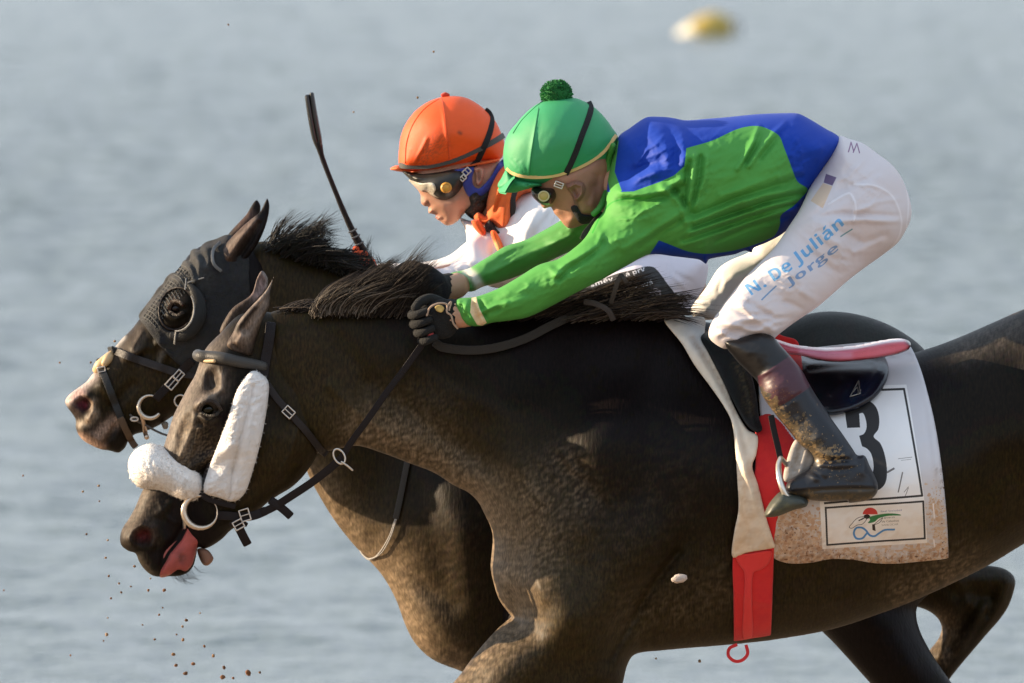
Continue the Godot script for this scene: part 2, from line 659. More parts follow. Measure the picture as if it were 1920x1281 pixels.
# ---------------------------------------------------------------- painting on cloth
class Cloth:   # a picture that covers a rectangle of the side plane
	var im: Image
	var frame := Rect2()

	func at(p: Vector2) -> Vector2:
		return Vector2((p.x - frame.position.x) / frame.size.x * im.get_width(), (frame.end.y - p.y) / frame.size.y * im.get_height())

	func poly(pts: PackedVector2Array, c: Color) -> void:
		var q := PackedVector2Array()
		var y0 := 1e9
		var y1 := -1e9
		for p in pts:
			var e := at(p)
			q.append(e)
			y0 = minf(y0, e.y); y1 = maxf(y1, e.y)
		for y in range(maxi(0, int(y0)), mini(im.get_height() - 1, int(y1) + 1) + 1):
			var yy := y + 0.5
			var xs := []
			for k in q.size():
				var a := q[k]
				var b := q[(k + 1) % q.size()]
				if (a.y > yy) != (b.y > yy):
					xs.append(a.x + (b.x - a.x) * (yy - a.y) / (b.y - a.y))
			xs.sort()
			for k in range(0, xs.size() - 1, 2):
				var x0 := int(round(xs[k]))
				var x1 := int(round(xs[k + 1]))
				if x1 > x0:
					im.fill_rect(Rect2i(x0, y, x1 - x0, 1), c)

	func line(pts: PackedVector2Array, half: float, c: Color) -> void:
		for k in pts.size() - 1:
			var d := (pts[k + 1] - pts[k]).normalized()
			var s := Vector2(-d.y, d.x) * half
			d *= half * 0.6
			poly(PackedVector2Array([pts[k] - d + s, pts[k + 1] + d + s, pts[k + 1] + d - s, pts[k] - d - s]), c)


func cloth(x0: float, y0: float, x1: float, y1: float, z: float, scale: float, c: Color) -> Cloth:
	var t := Cloth.new()
	var a := un(x0, y1, z)
	var b := un(x1, y0, z)
	t.frame = Rect2(a.x, a.y, b.x - a.x, b.y - a.y)
	t.im = Image.create(int((x1 - x0) * scale), int((y1 - y0) * scale), false, Image.FORMAT_RGB8)
	t.im.fill(c)
	return t


func letter(t: Cloth, what: String, from: Vector2, to: Vector2, height: float, c: Color, bold := true, z := 0.0, sag := 0.0) -> void:
	# lettering along a line of the photograph's pixels, height in the same pixels
	var f := SystemFont.new()
	f.font_names = PackedStringArray(["Droid Sans"])
	f.font_weight = 700 if bold else 400
	var tm := TextMesh.new()
	tm.font = f
	tm.text = what
	tm.font_size = 64
	tm.pixel_size = 0.01
	tm.depth = 0.0
	var a := tm.surface_get_arrays(0)
	var v: PackedVector3Array = a[Mesh.ARRAY_VERTEX]
	if v.is_empty():
		return
	var lo := v[0]
	var hi := v[0]
	for p in v:
		lo = lo.min(p); hi = hi.max(p)
	var ix: PackedInt32Array = a[Mesh.ARRAY_INDEX] if a[Mesh.ARRAY_INDEX] != null else PackedInt32Array(range(v.size()))
	var th := TextMesh.new()
	th.font = f
	th.text = "H"
	th.font_size = 64
	th.pixel_size = 0.01
	th.depth = 0.0
	var vh: PackedVector3Array = th.surface_get_arrays(0)[Mesh.ARRAY_VERTEX]
	var y0 := vh[0].y
	var y1 := y0
	for p in vh:
		y0 = minf(y0, p.y); y1 = maxf(y1, p.y)
	var dir := (to - from) / (hi.x - lo.x)
	var upv := Vector2(dir.y, -dir.x).normalized() * (height / (y1 - y0))
	for k in range(0, ix.size() - 2, 3):
		var q := PackedVector2Array()
		for m in 3:
			var p := v[ix[k + m]]
			var u := (p.x - lo.x) / (hi.x - lo.x)
			var px := from + dir * (p.x - lo.x) + upv * (p.y - y0) + Vector2(0, sag * 4.0 * u * (1.0 - u))
			var w := un(px.x, px.y, z)
			q.append(Vector2(w.x, w.y))
		t.poly(q, c)


func specks(t: Cloth, px: Array, z: float, spread: float, count: int, size: Vector2, cols: Array) -> void:
	# splashes of mud scattered along a line of the photograph's pixels
	for i in count:
		var q := along(px, rng.randf()) + Vector2(rng.randfn(0, 1), rng.randfn(0, 1)) * spread * 0.5
		var w := un(q.x, q.y, z)
		var r := lerpf(size.x, size.y, pow(rng.randf(), 2.5)) / 880.0
		var pl := PackedVector2Array()
		var st := rng.randf_range(.6, 1.6)
		for k in 7:
			var an := TAU * k / 7
			var e := r * rng.randf_range(.5, 1.2)
			pl.append(Vector2(w.x + cos(an) * e * st, w.y + sin(an) * e / st))
		t.poly(pl, cols[rng.randi() % cols.size()])


func tex(t: Cloth) -> ImageTexture:
	return ImageTexture.create_from_image(t.im)


func noise_tex(freq: float, octaves: int, size := 512, stretch := 1.0, kind := FastNoiseLite.TYPE_SIMPLEX_SMOOTH) -> ImageTexture:
	var f := FastNoiseLite.new()
	f.noise_type = kind
	f.frequency = freq
	f.fractal_octaves = octaves
	f.seed = 7
	var im := f.get_seamless_image(size, int(size * stretch))
	if stretch != 1.0:
		im.resize(size, size)
	return ImageTexture.create_from_image(im)


func grain_tex(freq: float, stretch: float, contrast: float, size := 512) -> ImageTexture:   # soft streaks about a middle grey
	var f := FastNoiseLite.new()
	f.noise_type = FastNoiseLite.TYPE_SIMPLEX_SMOOTH
	f.frequency = freq
	f.fractal_octaves = 5
	f.fractal_gain = 0.6
	f.seed = 21
	var im := f.get_seamless_image(size, int(size * stretch))
	im.resize(size, size)
	im.convert(Image.FORMAT_RGB8)
	im.adjust_bcs(1.0, contrast, 1.0)
	return ImageTexture.create_from_image(im)


func mat(c: Color, rough := 0.7, metal := 0.0, o := {}) -> StandardMaterial3D:   # c: linear
	var m := StandardMaterial3D.new()
	m.albedo_color = c.linear_to_srgb()
	m.roughness = rough
	m.metallic = metal
	m.metallic_specular = o.get("spec", 0.5)
	m.vertex_color_use_as_albedo = o.get("vc", true)
	m.cull_mode = BaseMaterial3D.CULL_DISABLED
	if o.has("tex"):
		m.albedo_texture = o.tex
		m.texture_repeat = false
	if o.has("grain"):
		m.albedo_texture = o.grain
	if o.has("bump"):
		m.heightmap_enabled = true
		m.heightmap_texture = o.bump
		m.heightmap_scale = o.bs
		m.uv1_triplanar = not o.has("tex")
		m.uv1_scale = Vector3.ONE * o.get("bscale", 5.0) if not o.has("tex") else Vector3.ONE
	if o.has("rim"):
		m.rim_enabled = true
		m.rim = o.rim
		m.rim_tint = o.get("tint", 0.5)
	if o.has("sss"):
		m.subsurf_scatter_enabled = true
		m.subsurf_scatter_strength = o.sss
	if o.has("back"):
		m.backlight_enabled = true
		m.backlight = o.back
	if o.has("coat"):
		m.clearcoat_enabled = true
		m.clearcoat = o.coat
		m.clearcoat_roughness = o.get("coatr", 0.2)
	return m


func C(r: float, g: float, b: float) -> Color:   # a colour as a photograph's 0..255 values, made linear
	return Color(r / 255.0, g / 255.0, b / 255.0).srgb_to_linear()


# ---------------------------------------------------------------- the scene
func _ready() -> void:
	rng.seed = 41
	nz.noise_type = FastNoiseLite.TYPE_SIMPLEX_SMOOTH
	nz.frequency = 1.0
	nz.seed = 5
	# camera
	var cam := Camera3D.new()
	cam.name = "camera"
	var at := CameraAttributesPhysical.new()
	at.frustum_focal_length = 494.0
	at.exposure_aperture = 9.0
	at.frustum_focus_distance = DIST
	at.frustum_near = 0.5
	at.frustum_far = 6000.0
	cam.attributes = at
	cam.near = 0.5
	cam.far = 6000.0
	cam.fov = rad_to_deg(2.0 * atan(640.5 / FOC))
	add_child(cam)
	cam.position = cam_at
	cam.basis = cam_b
	cam.fov = rad_to_deg(2.0 * atan(640.5 / FOC))
	cam.current = true
	# sky and air
	var sm := ProceduralSkyMaterial.new()
	sm.sky_top_color = Color(0.60, 0.655, 0.72)
	sm.sky_horizon_color = Color(0.755, 0.776, 0.795)
	sm.sky_curve = 0.16
	sm.sky_energy_multiplier = 1.0
	sm.ground_bottom_color = Color(0.42, 0.38, 0.32)
	sm.ground_horizon_color = Color(0.70, 0.76, 0.80)
	sm.sun_angle_max = 30.0
	var env := Environment.new()
	env.background_mode = Environment.BG_SKY
	env.sky = Sky.new()
	env.sky.sky_material = sm
	env.tonemap_mode = Environment.TONE_MAPPER_LINEAR
	env.tonemap_exposure = EXPOSURE
	env.sdfgi_enabled = true
	env.ssao_enabled = true
	env.ssil_enabled = true
	var we := WorldEnvironment.new()
	we.name = "sky"
	we.environment = env
	add_child(we)
	# the low sun, ahead of the horses
	var sun := DirectionalLight3D.new()
	sun.name = "sun"
	sun.light_color = Color(1.0, 0.90, 0.76)
	sun.light_energy = 1.6
	sun.light_angular_distance = 0.5
	sun.shadow_enabled = true
	add_child(sun)
	sun.look_at_from_position(SUN_FROM * 50.0, Vector3.ZERO)

	materials()
	build_ground()
	build_far_horse()
	build_far_hood()
	build_far_bridle()
	build_far_rider()
	build_whip()
	build_near_horse()
	build_bridle()
	build_saddle()
	build_near_rider()
	build_buoy()
	build_clods()


const EXPOSURE := 2.1
const SUN_FROM := Vector3(-0.955, 0.24, -0.19)


func materials() -> void:
	var fine := noise_tex(0.09, 4, 512)
	var hairy := noise_tex(0.05, 4, 512, 0.22)
	var weave := noise_tex(0.3, 2, 512)
	M.fine = fine
	M.coat = mat(Color(3.0, 3.0, 3.0), 0.52, 0.0, {"bump": hairy, "bs": 0.08, "bscale": 5.0, "spec": 0.24, "grain": grain_tex(0.055, 0.35, 0.42)})
	M.skin = mat(Color.WHITE, 0.5, 0.0, {"sss": 0.12, "bump": fine, "bs": 0.06, "bscale": 9.0})
	M.hair = mat(Color.WHITE, 0.5, 0.0, {"spec": 0.32})
	M.leather = mat(Color.WHITE, 0.45, 0.0, {"bump": fine, "bs": 0.1, "bscale": 8.0, "spec": 0.33})
	M.shiny = mat(Color.WHITE, 0.22, 0.0, {"bump": fine, "bs": 0.05, "bscale": 6.0})
	M.cloth = mat(Color.WHITE, 0.8, 0.0, {"bump": weave, "bs": 0.08, "bscale": 8.0, "rim": 0.2})
	M.rough_cloth = mat(Color.WHITE, 0.9, 0.0, {"bump": fine, "bs": 0.4, "bscale": 8.0})
	M.satin = mat(Color.WHITE, 0.6, 0.0, {"bump": weave, "bs": 0.05, "bscale": 8.0, "rim": 0.03})
	M.fleece = mat(Color.WHITE, 0.95, 0.0, {"bump": fine, "bs": 0.5, "bscale": 7.0, "back": Color(0.3, 0.28, 0.25)})
	M.fibre = mat(Color.WHITE, 0.9, 0.0, {"back": Color(0.3, 0.28, 0.25)})
	M.metal = mat(Color.WHITE, 0.3, 0.85, {})
	M.rubber = mat(Color.WHITE, 0.5, 0.0, {})
	M.eye = mat(Color.WHITE, 0.08, 0.0, {"spec": 0.4})
	M.wet = mat(Color.WHITE, 0.32, 0.0, {"spec": 0.35, "sss": 0.1, "bump": fine, "bs": 0.2, "bscale": 8.0})


func build_ground() -> void:
	# one sheet of sand, and the sea that covers it from twelve metres beyond the horses
	var a := Acc.new()
	var rows := []
	for z in [60.0, 30.0, 12.0, 6.0, 2.0, 0.0, -2.0, -5.0, -8.0, -11.0, -14.0, -18.0, -30.0, -200.0, -3000.0]:
		var row := PackedVector3Array()
		for i in 61:
			var x := (i - 30) * 1.0 if absf(i - 30) < 20 else (i - 30) * 2.0 * pow(absf(i - 30) - 19.0, 1.6)
			var y := 0.06 * nz.get_noise_2d(x * 0.4, z * 0.4) if z > -10.0 and z < 20.0 else 0.0
			row.append(Vector3(x, y + 0.02 - clampf((-z - 8.0) * 0.03, 0.0, 1.2), z))
		rows.append(row)
	grid(a, rows, false, Color(0.44, 0.33, 0.22), true)
	var g := MeshInstance3D.new()
	g.name = "beach_sand"
	g.mesh = a.mesh()
	g.material_override = mat(Color.WHITE, 0.95, 0.0, {"bump": M.fine, "bs": 6.0, "bscale": 0.6})
	tag(g, "wide sheet of tan beach sand that the horses gallop over", "beach", "", "structure")
	add_child(g)

	a = Acc.new()
	rows = []
	var zs := PackedFloat32Array()
	var zz := -10.0
	while zz > -3000.0:
		zs.append(zz)
		zz -= 0.11 if zz > -60.0 else 0.11 * pow(-zz / 60.0, 2.2)
	for z in zs:
		var row := PackedVector3Array()
		var calm := clampf((-z - 10.0) / 6.0, 0.0, 1.0) * lerpf(0.46, 0.9, clampf((-z - 15.0) / 60.0, 0.0, 1.0))
		for i in 221:
			var k := i - 110
			var x := k * 0.095 if absi(k) < 90 else signf(k) * (8.55 + pow(absf(k) - 90.0, 2.6) * 0.9)
			var y := 0.0
			if z > -320.0 and absf(x) < 30.0:
				y = 0.050 * nz.get_noise_2d(x * 0.45 + 3.0, z * 0.28) + 0.055 * nz.get_noise_2d(x * 1.5 - z * 0.15, z * 0.62) + 0.034 * nz.get_noise_2d(x * 3.4 + 11.0 + z * 0.3, z * 1.5) + 0.013 * nz.get_noise_2d(x * 6.5 + 5.0, z * 3.3)
			row.append(Vector3(x, -0.02 + y * calm, z))
		rows.append(row)
	grid(a, rows, false, Color.WHITE, true)
	var w := MeshInstance3D.new()
	w.name = "sea"
	w.mesh = a.mesh()
	var wm := mat(Color(0.07, 0.095, 0.085), 0.2, 0.0, {"bump": noise_tex(0.02, 4, 512), "bs": 2.0, "bscale": 0.6, "spec": 0.354})
	w.material_override = wm
	tag(w, "pale grey blue sea with small soft ripples behind the horses", "sea", "", "structure")
	add_child(w)


func build_buoy() -> void:
	var p := un(1318, 70, -123.0)
	var t := thing("buoy", "yellow and white floating buoy far out on the sea", "buoy", p)
	var a := Acc.new()
	var turn := Basis(Vector3(0, 0, 1), 0.55)
	var rows := []
	var prof := [[-0.36, 0.0], [-0.35, 0.1], [-0.22, 0.19], [-0.05, 0.215], [0.12, 0.215], [0.26, 0.17], [0.34, 0.08], [0.36, 0.0]]
	var rows2 := []
	for k in prof.size():
		var row := PackedVector3Array()
		for j in 20:
			var an := TAU * j / 20
			row.append(p + turn * Vector3(prof[k][0], maxf(prof[k][1], 0.002) * cos(an), maxf(prof[k][1], 0.002) * sin(an)))
		rows.append(row)
		if k <= 3:
			var r2 := PackedVector3Array()
			for v in row:
				r2.append(p + (v - p) * 1.02)
			rows2.append(r2)
	grid(a, rows, true, Color(0.52, 0.36, 0.07))
	part(t, "float", a, M.rubber)
	a = Acc.new()
	grid(a, rows2, true, Color(0.75, 0.70, 0.55))
	part(t, "white_cap", a, M.rubber)
	a = Acc.new()
	tube(a, [p + turn * Vector3(0.34, 0, 0), p + turn * Vector3(0.42, -0.05, 0), Vector3(p.x + 0.4, -0.1, p.z)], [0.015], 8, 3, Color(0.1, 0.1, 0.1))
	part(t, "mooring_ring", a, M.rubber)


func build_clods() -> void:
	# px, py, size in pixels
	var near := [465, 1262, 13, 417, 1270, 11, 420, 1252, 8, 400, 1230, 7, 383, 1212, 6, 362, 1245, 8, 343, 1200, 7, 342, 1175, 6, 349, 1163, 7, 325, 1227, 8, 330, 1248, 8, 348, 1263, 9, 437, 1272, 6, 487, 1261, 6,
		308, 1107, 8, 278, 1107, 6, 298, 1153, 5, 200, 1190, 8, 202, 1159, 4, 198, 1046, 5, 252, 1062, 6, 185, 911, 6, 155, 922, 5, 162, 1002, 5, 202, 1013, 5, 290, 1199, 5, 208, 1122, 5, 227, 1111, 5, 204, 1080, 5, 223, 1094, 5,
		43, 892, 4, 132, 1229, 4, 7, 1107, 4, 267, 1172, 4, 331, 1190, 4, 194, 1202, 4, 1312, 1240, 7, 1230, 1235, 5, 428, 46, 4, 813, 97, 5, 783, 183, 5, 663, 210, 4, 170, 680, 5, 112, 680, 4, 215, 640, 6, 1515, 575, 4, 186, 940, 4, 245, 1100, 4, 282, 1085, 4, 305, 1140, 4, 375, 1150, 4]
	var proto: Array = []
	for k in 4:
		var a := Acc.new()
		ball(a, Vector3.ZERO, Vector3(1.0, 0.72, 0.8), 0.55, 1.3 + 0.3 * k, [Color(0.36, 0.15, 0.06), Color(0.44, 0.23, 0.105), Color(0.24, 0.11, 0.05), Color(0.58, 0.37, 0.22)][k], 7, 9)
		proto.append(a.mesh())
	for i in range(0, near.size(), 3):
		var s: float = near[i + 2] * 0.5 / 880.0
		var o := MeshInstance3D.new()
		o.name = numbered("sand_clod")
		var pick := rng.randi() % 4
		o.mesh = proto[pick]
		o.material_override = M.rough_cloth
		o.position = un(near[i], near[i + 1], rng.randf_range(-0.6, 0.35))
		o.rotation = Vector3(rng.randf() * TAU, rng.randf() * TAU, rng.randf() * TAU)
		o.scale = Vector3.ONE * s
		var x: float = near[i]
		var y: float = near[i + 1]
		var where := "under the near horse's muzzle"
		if x > 1400: where = "behind the green and blue jockey"
		elif x > 1000: where = "under the near horse's belly"
		elif y < 90: where = "near the top of the picture"
		elif y < 300: where = "beside the upright whip and the orange cap"
		elif y < 700: where = "in front of the far horse's nose"
		elif y < 1020: where = "in front of the white sheepskin noseband"
		elif x < 150: where = "near the left edge of the picture"
		elif y < 1130 and x > 240: where = "under the near horse's chin"
		elif y < 1130: where = "ahead of the near horse's nostrils"
		elif x < 270: where = "low down, ahead of the other clods"
		elif y < 1215: where = "midway between chin and bottom edge"
		elif x < 356: where = "at the bottom edge, left in the cluster"
		elif x < 430: where = "at the bottom edge, amid the cluster"
		else: where = "at the bottom edge, right in the cluster"
		var big: float = near[i + 2]
		tag(o, "%s %s %s" % ["large" if big > 9 else "middling" if big > 7 else "small" if big > 5 else "tiny", ["red brown clod of sand", "tan brown clod of sand", "dark brown clod of sand", "pale tan clod of sand"][pick], where], "sand clod", "sand clods thrown up by the hooves")
		add_child(o, true)
	var pb := MeshInstance3D.new()
	pb.name = numbered("pebble")
	var a2 := Acc.new()
	ball(a2, Vector3.ZERO, Vector3(0.017, 0.009, 0.009), 0.3, 1.5, Color(0.62, 0.5, 0.42), 8, 12)
	pb.mesh = a2.mesh()
	pb.material_override = M.rough_cloth
	pb.position = un(1274, 1085, 0.42)
	pb.rotation = Vector3(0, 0, 0.2)
	tag(pb, "pale pebble flying in front of the near horse's ribs", "pebble")
	add_child(pb)


# ---------------------------------------------------------------- horses
const DARK := Color(0.0095, 0.0066, 0.0042)
const BROWN := Color(0.044, 0.029, 0.0095)
const LIT_DUST := Color(0.34, 0.24, 0.15)  # sand dust, made paler to paint sunlight and bounce on chest and neck
var body1: Sheet
var head1: Sheet
var body2: Sheet
var head2: Sheet


func lower_leg(acc: Acc, px: Array, z: float, rad: Array) -> void:
	var pts := []
	for i in range(0, px.size(), 2):
		pts.append(un(px[i], px[i + 1], z))
	tube(acc, pts, rad, 14, 5, DARK)
	# the hoof
	var e: Vector3 = pts[-1]
	var d: Vector3 = (e - pts[-2]).normalized()
	tube(acc, [e - d * 0.02, e + d * 0.03, e + d * 0.075], [0.036, 0.048, 0.058], 14, 2, Color(0.05, 0.04, 0.03))


func build_near_horse() -> void:
	var h := thing("racehorse", "nearer dark brown racehorse galloping left with white sheepskin on its bridle", "horse", Vector3(0.5, 0, Z1))
	var a := Acc.new()
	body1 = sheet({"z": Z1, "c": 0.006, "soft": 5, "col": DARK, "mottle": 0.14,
		"out": [500, 590, 560, 578, 650, 574, 760, 578, 850, 588, 950, 588, 1050, 578, 1150, 574, 1250, 590, 1330, 622, 1420, 652, 1560, 672, 1680, 668, 1740, 654, 1800, 632, 1860, 606, 1920, 580, 2000, 556, 2090, 560, 2170, 600, 2240, 680, 2280, 780, 2290, 900, 2300, 1020,
			2290, 1120, 2310, 1230, 2340, 1330, 2290, 1390, 2220, 1340, 2140, 1240, 2060, 1130, 1990, 1040, 1950, 1005, 1920, 1020, 1860, 1056, 1800, 1087, 1720, 1124, 1650, 1151, 1560, 1180, 1450, 1200, 1375, 1208, 1300, 1214, 1240, 1219, 1188, 1224, 1175, 1243, 1165, 1281, 1140, 1330, 1080, 1390, 1000, 1450, 900, 1500, 800, 1540,
			720, 1520, 690, 1460, 740, 1390, 842, 1281, 865, 1255, 884, 1229, 907, 1201, 931, 1177, 952, 1160, 959, 1154, 949, 1142, 935, 1121, 926, 1093, 920, 1065, 922, 1037, 924, 1008, 919, 985, 907, 961, 898, 943, 879, 924, 851, 910, 813, 886, 766, 868, 715, 849, 668, 836, 620, 845, 570, 850, 520, 800, 485, 710, 475, 640],
		"ctl": [[530, 640, .062, .08, 0], [570, 700, .068, .10, 0], [580, 780, .070, .10, 0], [660, 640, .065, .11, 0], [690, 780, .075, .11, 0], [850, 640, .07, .12, 0], [850, 820, .095, .13, 0], [1000, 650, .085, .18, 0], [1000, 900, .20, .17, 0], [930, 1030, .17, .13, 0], [945, 1120, .15, .12, .03],
			[1150, 640, .11, .22, 0], [1150, 850, .26, .27, 0], [1100, 1000, .255, .22, 0], [1040, 1120, .22, .16, .06], [950, 1240, .085, .085, .16], [880, 1340, .07, .08, .17], [1110, 1250, .10, .10, .13], [1000, 1380, .07, .08, .16], [740, 1500, .045, .05, .16], [1250, 1150, .20, .22, 0], [1300, 660, .14, .22, 0], [1350, 850, .285, .3, 0], [1500, 900, .31, .32, 0], [1700, 880, .315, .3, 0], [1650, 1090, .22, .26, 0], [1450, 1150, .20, .22, 0],
			[1500, 700, .22, .28, 0], [1850, 740, .27, .28, 0], [2000, 760, .28, .28, 0], [2150, 900, .25, .25, .02], [1920, 960, .23, .2, 0], [2100, 1100, .17, .16, .08], [2280, 1300, .06, .07, .14]],
		"feat": [
			[0.005, .09, [1130, 720, 1080, 840, 1010, 960]], [-0.005, .030, [1120, 745, 1050, 775, 985, 815, 950, 845]], [-0.004, .035, [1190, 690, 1210, 800, 1200, 900]], [0.004, .08, [1270, 760, 1280, 900, 1240, 1020]],
			[0.030, .06, [1000, 930, 985, 1000, 975, 1080]], [-0.010, .028, [972, 930, 985, 1000, 968, 1090, 955, 1140]], [-0.016, .026, [1275, 1010, 1215, 1100, 1160, 1190, 1145, 1222]], [-.012, .009, [1270, 1025, 1240, 1062, 1205, 1118, 1168, 1182, 1147, 1222]], [0.018, .07, [1200, 1010, 1150, 1100, 1100, 1180]],
			[0.018, .05, [1060, 1150, 1000, 1210, 940, 1270]], [-0.014, .03, [700, 720, 800, 790, 900, 860, 960, 900]], [0.010, .03, [760, 660, 850, 720, 960, 770]], [-0.010, .03, [640, 640, 680, 720, 690, 790]], [0.006, .012, [620, 720, 680, 780, 760, 830]], [.0035, .006, [1040, 820, 1075, 870, 1080, 930, 1110, 980]], [.003, .006, [1075, 870, 1120, 890, 1150, 940]], [.004, .007, [1330, 1080, 1420, 1120, 1540, 1125, 1640, 1100]], [.004, .007, [960, 1160, 930, 1200, 890, 1250]], [-.004, .006, [975, 1165, 945, 1206, 905, 1256]], [.005, .010, [1010, 1010, 1000, 1060, 1020, 1110]],
			[-0.012, .03, [1400, 950, 1380, 1060, 1360, 1150]], [0.008, .03, [1340, 1060, 1450, 1130, 1600, 1120]], [-0.010, .022, [1920, 985, 1860, 1030, 1780, 1062, 1700, 1085]], [0.014, .03, [1940, 960, 1860, 1000, 1760, 1040]],
			[0.006, .02, [1560, 1110, 1600, 1135]], [-0.006, .018, [1610, 1060, 1660, 1120]], [0.012, .03, [925, 1000, 928, 1090]], [-0.008, .010, [915, 1035, 945, 1045]], [0.006, .01, [940, 960, 950, 1010, 945, 1060]],
			[-0.016, .05, [1890, 660, 1900, 760, 1880, 850]], [0.02, .06, [1960, 620, 1990, 700, 1990, 800]], [0.004, .012, [1010, 850, 1060, 900, 1090, 990]], [-0.006, .02, [1090, 870, 1130, 940, 1120, 1020]]],
		"paint": [
			[BROWN, .16, .9, [620, 760, 760, 810, 900, 900]], [BROWN, .2, .8, [1050, 1150, 1200, 1180, 1400, 1150, 1700, 1080, 1900, 980]], [BROWN, .14, .8, [960, 1000, 1040, 1150, 960, 1260]], [BROWN, .12, .8, [560, 660, 590, 760]],
			[LIT_DUST, .050, .85, [680, 806, 760, 838, 830, 870, 890, 912], .75, 55.0], [LIT_DUST, .060, .95, [905, 950, 935, 1000, 935, 1060, 940, 1110], .6, 50.0], [LIT_DUST, .065, .55, [985, 930, 1010, 990, 990, 1060], .85, 70.0], [LIT_DUST, .04, .35, [1060, 860, 1090, 920], .95, 70.0], [LIT_DUST, .055, .85, [975, 1150, 930, 1200, 870, 1270], .7, 60.0],  # neck and chest dust strengthened to paint in sun and bounced light
			[LIT_DUST, .06, .3, [720, 780, 800, 800], .95, 70.0], [LIT_DUST, .06, .18, [1200, 1140, 1300, 1120, 1370, 1080], .95, 40.0], [Color(.20, .17, .145), .035, .5, [1800, 646, 1850, 628, 1900, 614], .5, 90.0], [LIT_DUST, .05, .5, [1700, 1110, 1800, 1060], .9, 50.0], [LIT_DUST, .10, .05, [1250, 900, 1150, 1000, 1100, 1100], .95, 25.0]]})
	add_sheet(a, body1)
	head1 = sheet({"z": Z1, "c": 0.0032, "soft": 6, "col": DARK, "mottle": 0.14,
		"out": [500, 585, 450, 590, 411, 627, 387, 652, 376, 675, 365, 705, 352, 727, 340, 750, 325, 780, 314, 815, 303, 848, 285, 890, 267, 920, 254, 950, 242, 972, 230, 990, 225, 1007, 227, 1022, 240, 1033, 254, 1038, 260, 1052, 270, 1067, 285, 1079, 300, 1082, 317, 1081, 335, 1080, 352, 1074, 362, 1062,
			367, 1045, 371, 1027, 384, 1029, 400, 1022, 417, 1010, 432, 995, 465, 972, 487, 955, 505, 940, 525, 927, 545, 915, 562, 900, 577, 882, 592, 857, 603, 825, 606, 780, 596, 720, 572, 650, 540, 600],
		"ctl": [[480, 620, .062, .06, 0], [400, 680, .088, .065, 0], [395, 765, .103, .075, 0], [345, 830, .066, .05, 0], [470, 800, .092, .08, 0], [560, 830, .080, .07, 0], [420, 900, .066, .06, 0], [300, 930, .05, .045, 0], [255, 1000, .052, .045, 0], [300, 1050, .042, .04, 0], [345, 1050, .037, .033, 0], [480, 930, .058, .05, 0], [596, 740, .060, .06, 0], [520, 640, .056, .07, 0], [565, 690, .052, .06, 0], [540, 760, .076, .08, 0]],
		"feat": [
			[-0.020, .016, [396, 705, 400, 722]], [0.011, .0085, [417, 700, 416, 725, 402, 735, 384, 742, 370, 757]], [0.008, .009, [384, 690, 380, 712]], [-0.010, .009, [372, 775, 375, 790]],
			[0.009, .007, [373, 752, 392, 746, 410, 757]], [-0.010, .012, [391, 766]], [0.008, .006, [376, 778, 392, 786, 408, 776]], [0.009, .010, [440, 830, 400, 850, 360, 875]], [-0.008, .013, [420, 865, 380, 890, 340, 905]],
			[0.006, .006, [367, 775, 362, 800, 350, 828, 340, 852]], [.003, .0045, [372, 800, 366, 830, 352, 862, 330, 880]], [.0025, .004, [430, 880, 400, 900, 370, 905]], [.003, .004, [300, 940, 310, 965, 330, 980]], [.003, .005, [560, 800, 545, 850, 520, 890]], [-0.006, .010, [352, 780, 340, 815]], [0.004, .005, [375, 800, 366, 830]], [0.010, .03, [520, 820, 500, 870]], [-0.007, .014, [460, 760, 450, 830, 440, 880]],
			[-0.020, .0155, [264, 1006, 272, 1002]], [0.010, .008, [248, 1022, 243, 1006, 252, 990, 268, 982, 284, 990, 290, 1005, 286, 1022]], [0.007, .010, [295, 985, 310, 1010]], [-0.008, .008, [345, 985, 330, 1010, 308, 1036, 300, 1080]], [0.006, .010, [300, 960, 320, 940]], [0.006, .008, [262, 1046, 275, 1062, 292, 1070]],
			[0.005, .012, [400, 990, 440, 970]], [-0.006, .010, [560, 860, 540, 900, 500, 930]]],
		"paint": [
			[Color(.13, .10, .08), .030, .8, [405, 640, 385, 680, 368, 720, 345, 770, 325, 830], .35, 60.0], [Color(.15, .115, .09), .022, .7, [415, 700, 412, 730, 375, 750], .3, 60.0], [LIT_DUST, .02, .6, [352, 790, 345, 850, 340, 880], .8, 90.0], [LIT_DUST, .03, .35, [370, 810, 385, 850], .95, 120.0], [Color(.15, .11, .08), .032, .75, [280, 900, 262, 950, 240, 990], .5, 60.0],  # forehead and nose lightened: sunlit, dusty coat put into the colour
			[Color(.30, .24, .19), .014, .8, [390, 662, 374, 690, 363, 712, 348, 742, 332, 780, 320, 815, 308, 845], .3, 90.0], [Color(.32, .26, .21), .006, .8, [417, 700, 416, 722, 402, 735, 384, 742, 370, 757]], [Color(.30, .24, .18), .0055, .75, [366, 775, 361, 800, 350, 828, 342, 850], .4, 120.0], [Color(.24, .19, .14), .014, .7, [276, 905, 258, 945, 240, 980], .5, 90.0], [Color(.20, .16, .125), .014, .6, [425, 640, 405, 650, 395, 665], .3, 90.0],  # paler strips paint sun on dusty hair along profile and eye ridge
			[Color(.13, .02, .022), .012, .95, [266, 1003, 276, 1000]], [Color(.11, .085, .06), .012, .5, [262, 1050, 280, 1074, 300, 1080], .4, 60.0], [BROWN, .06, .9, [540, 840, 500, 880, 460, 920]], [BROWN, .07, .85, [530, 640, 570, 720, 590, 800]], [Color(.10, .07, .05), .012, .5, [283, 985, 292, 1010], .3, 60.0]]})
	add_sheet(a, head1)
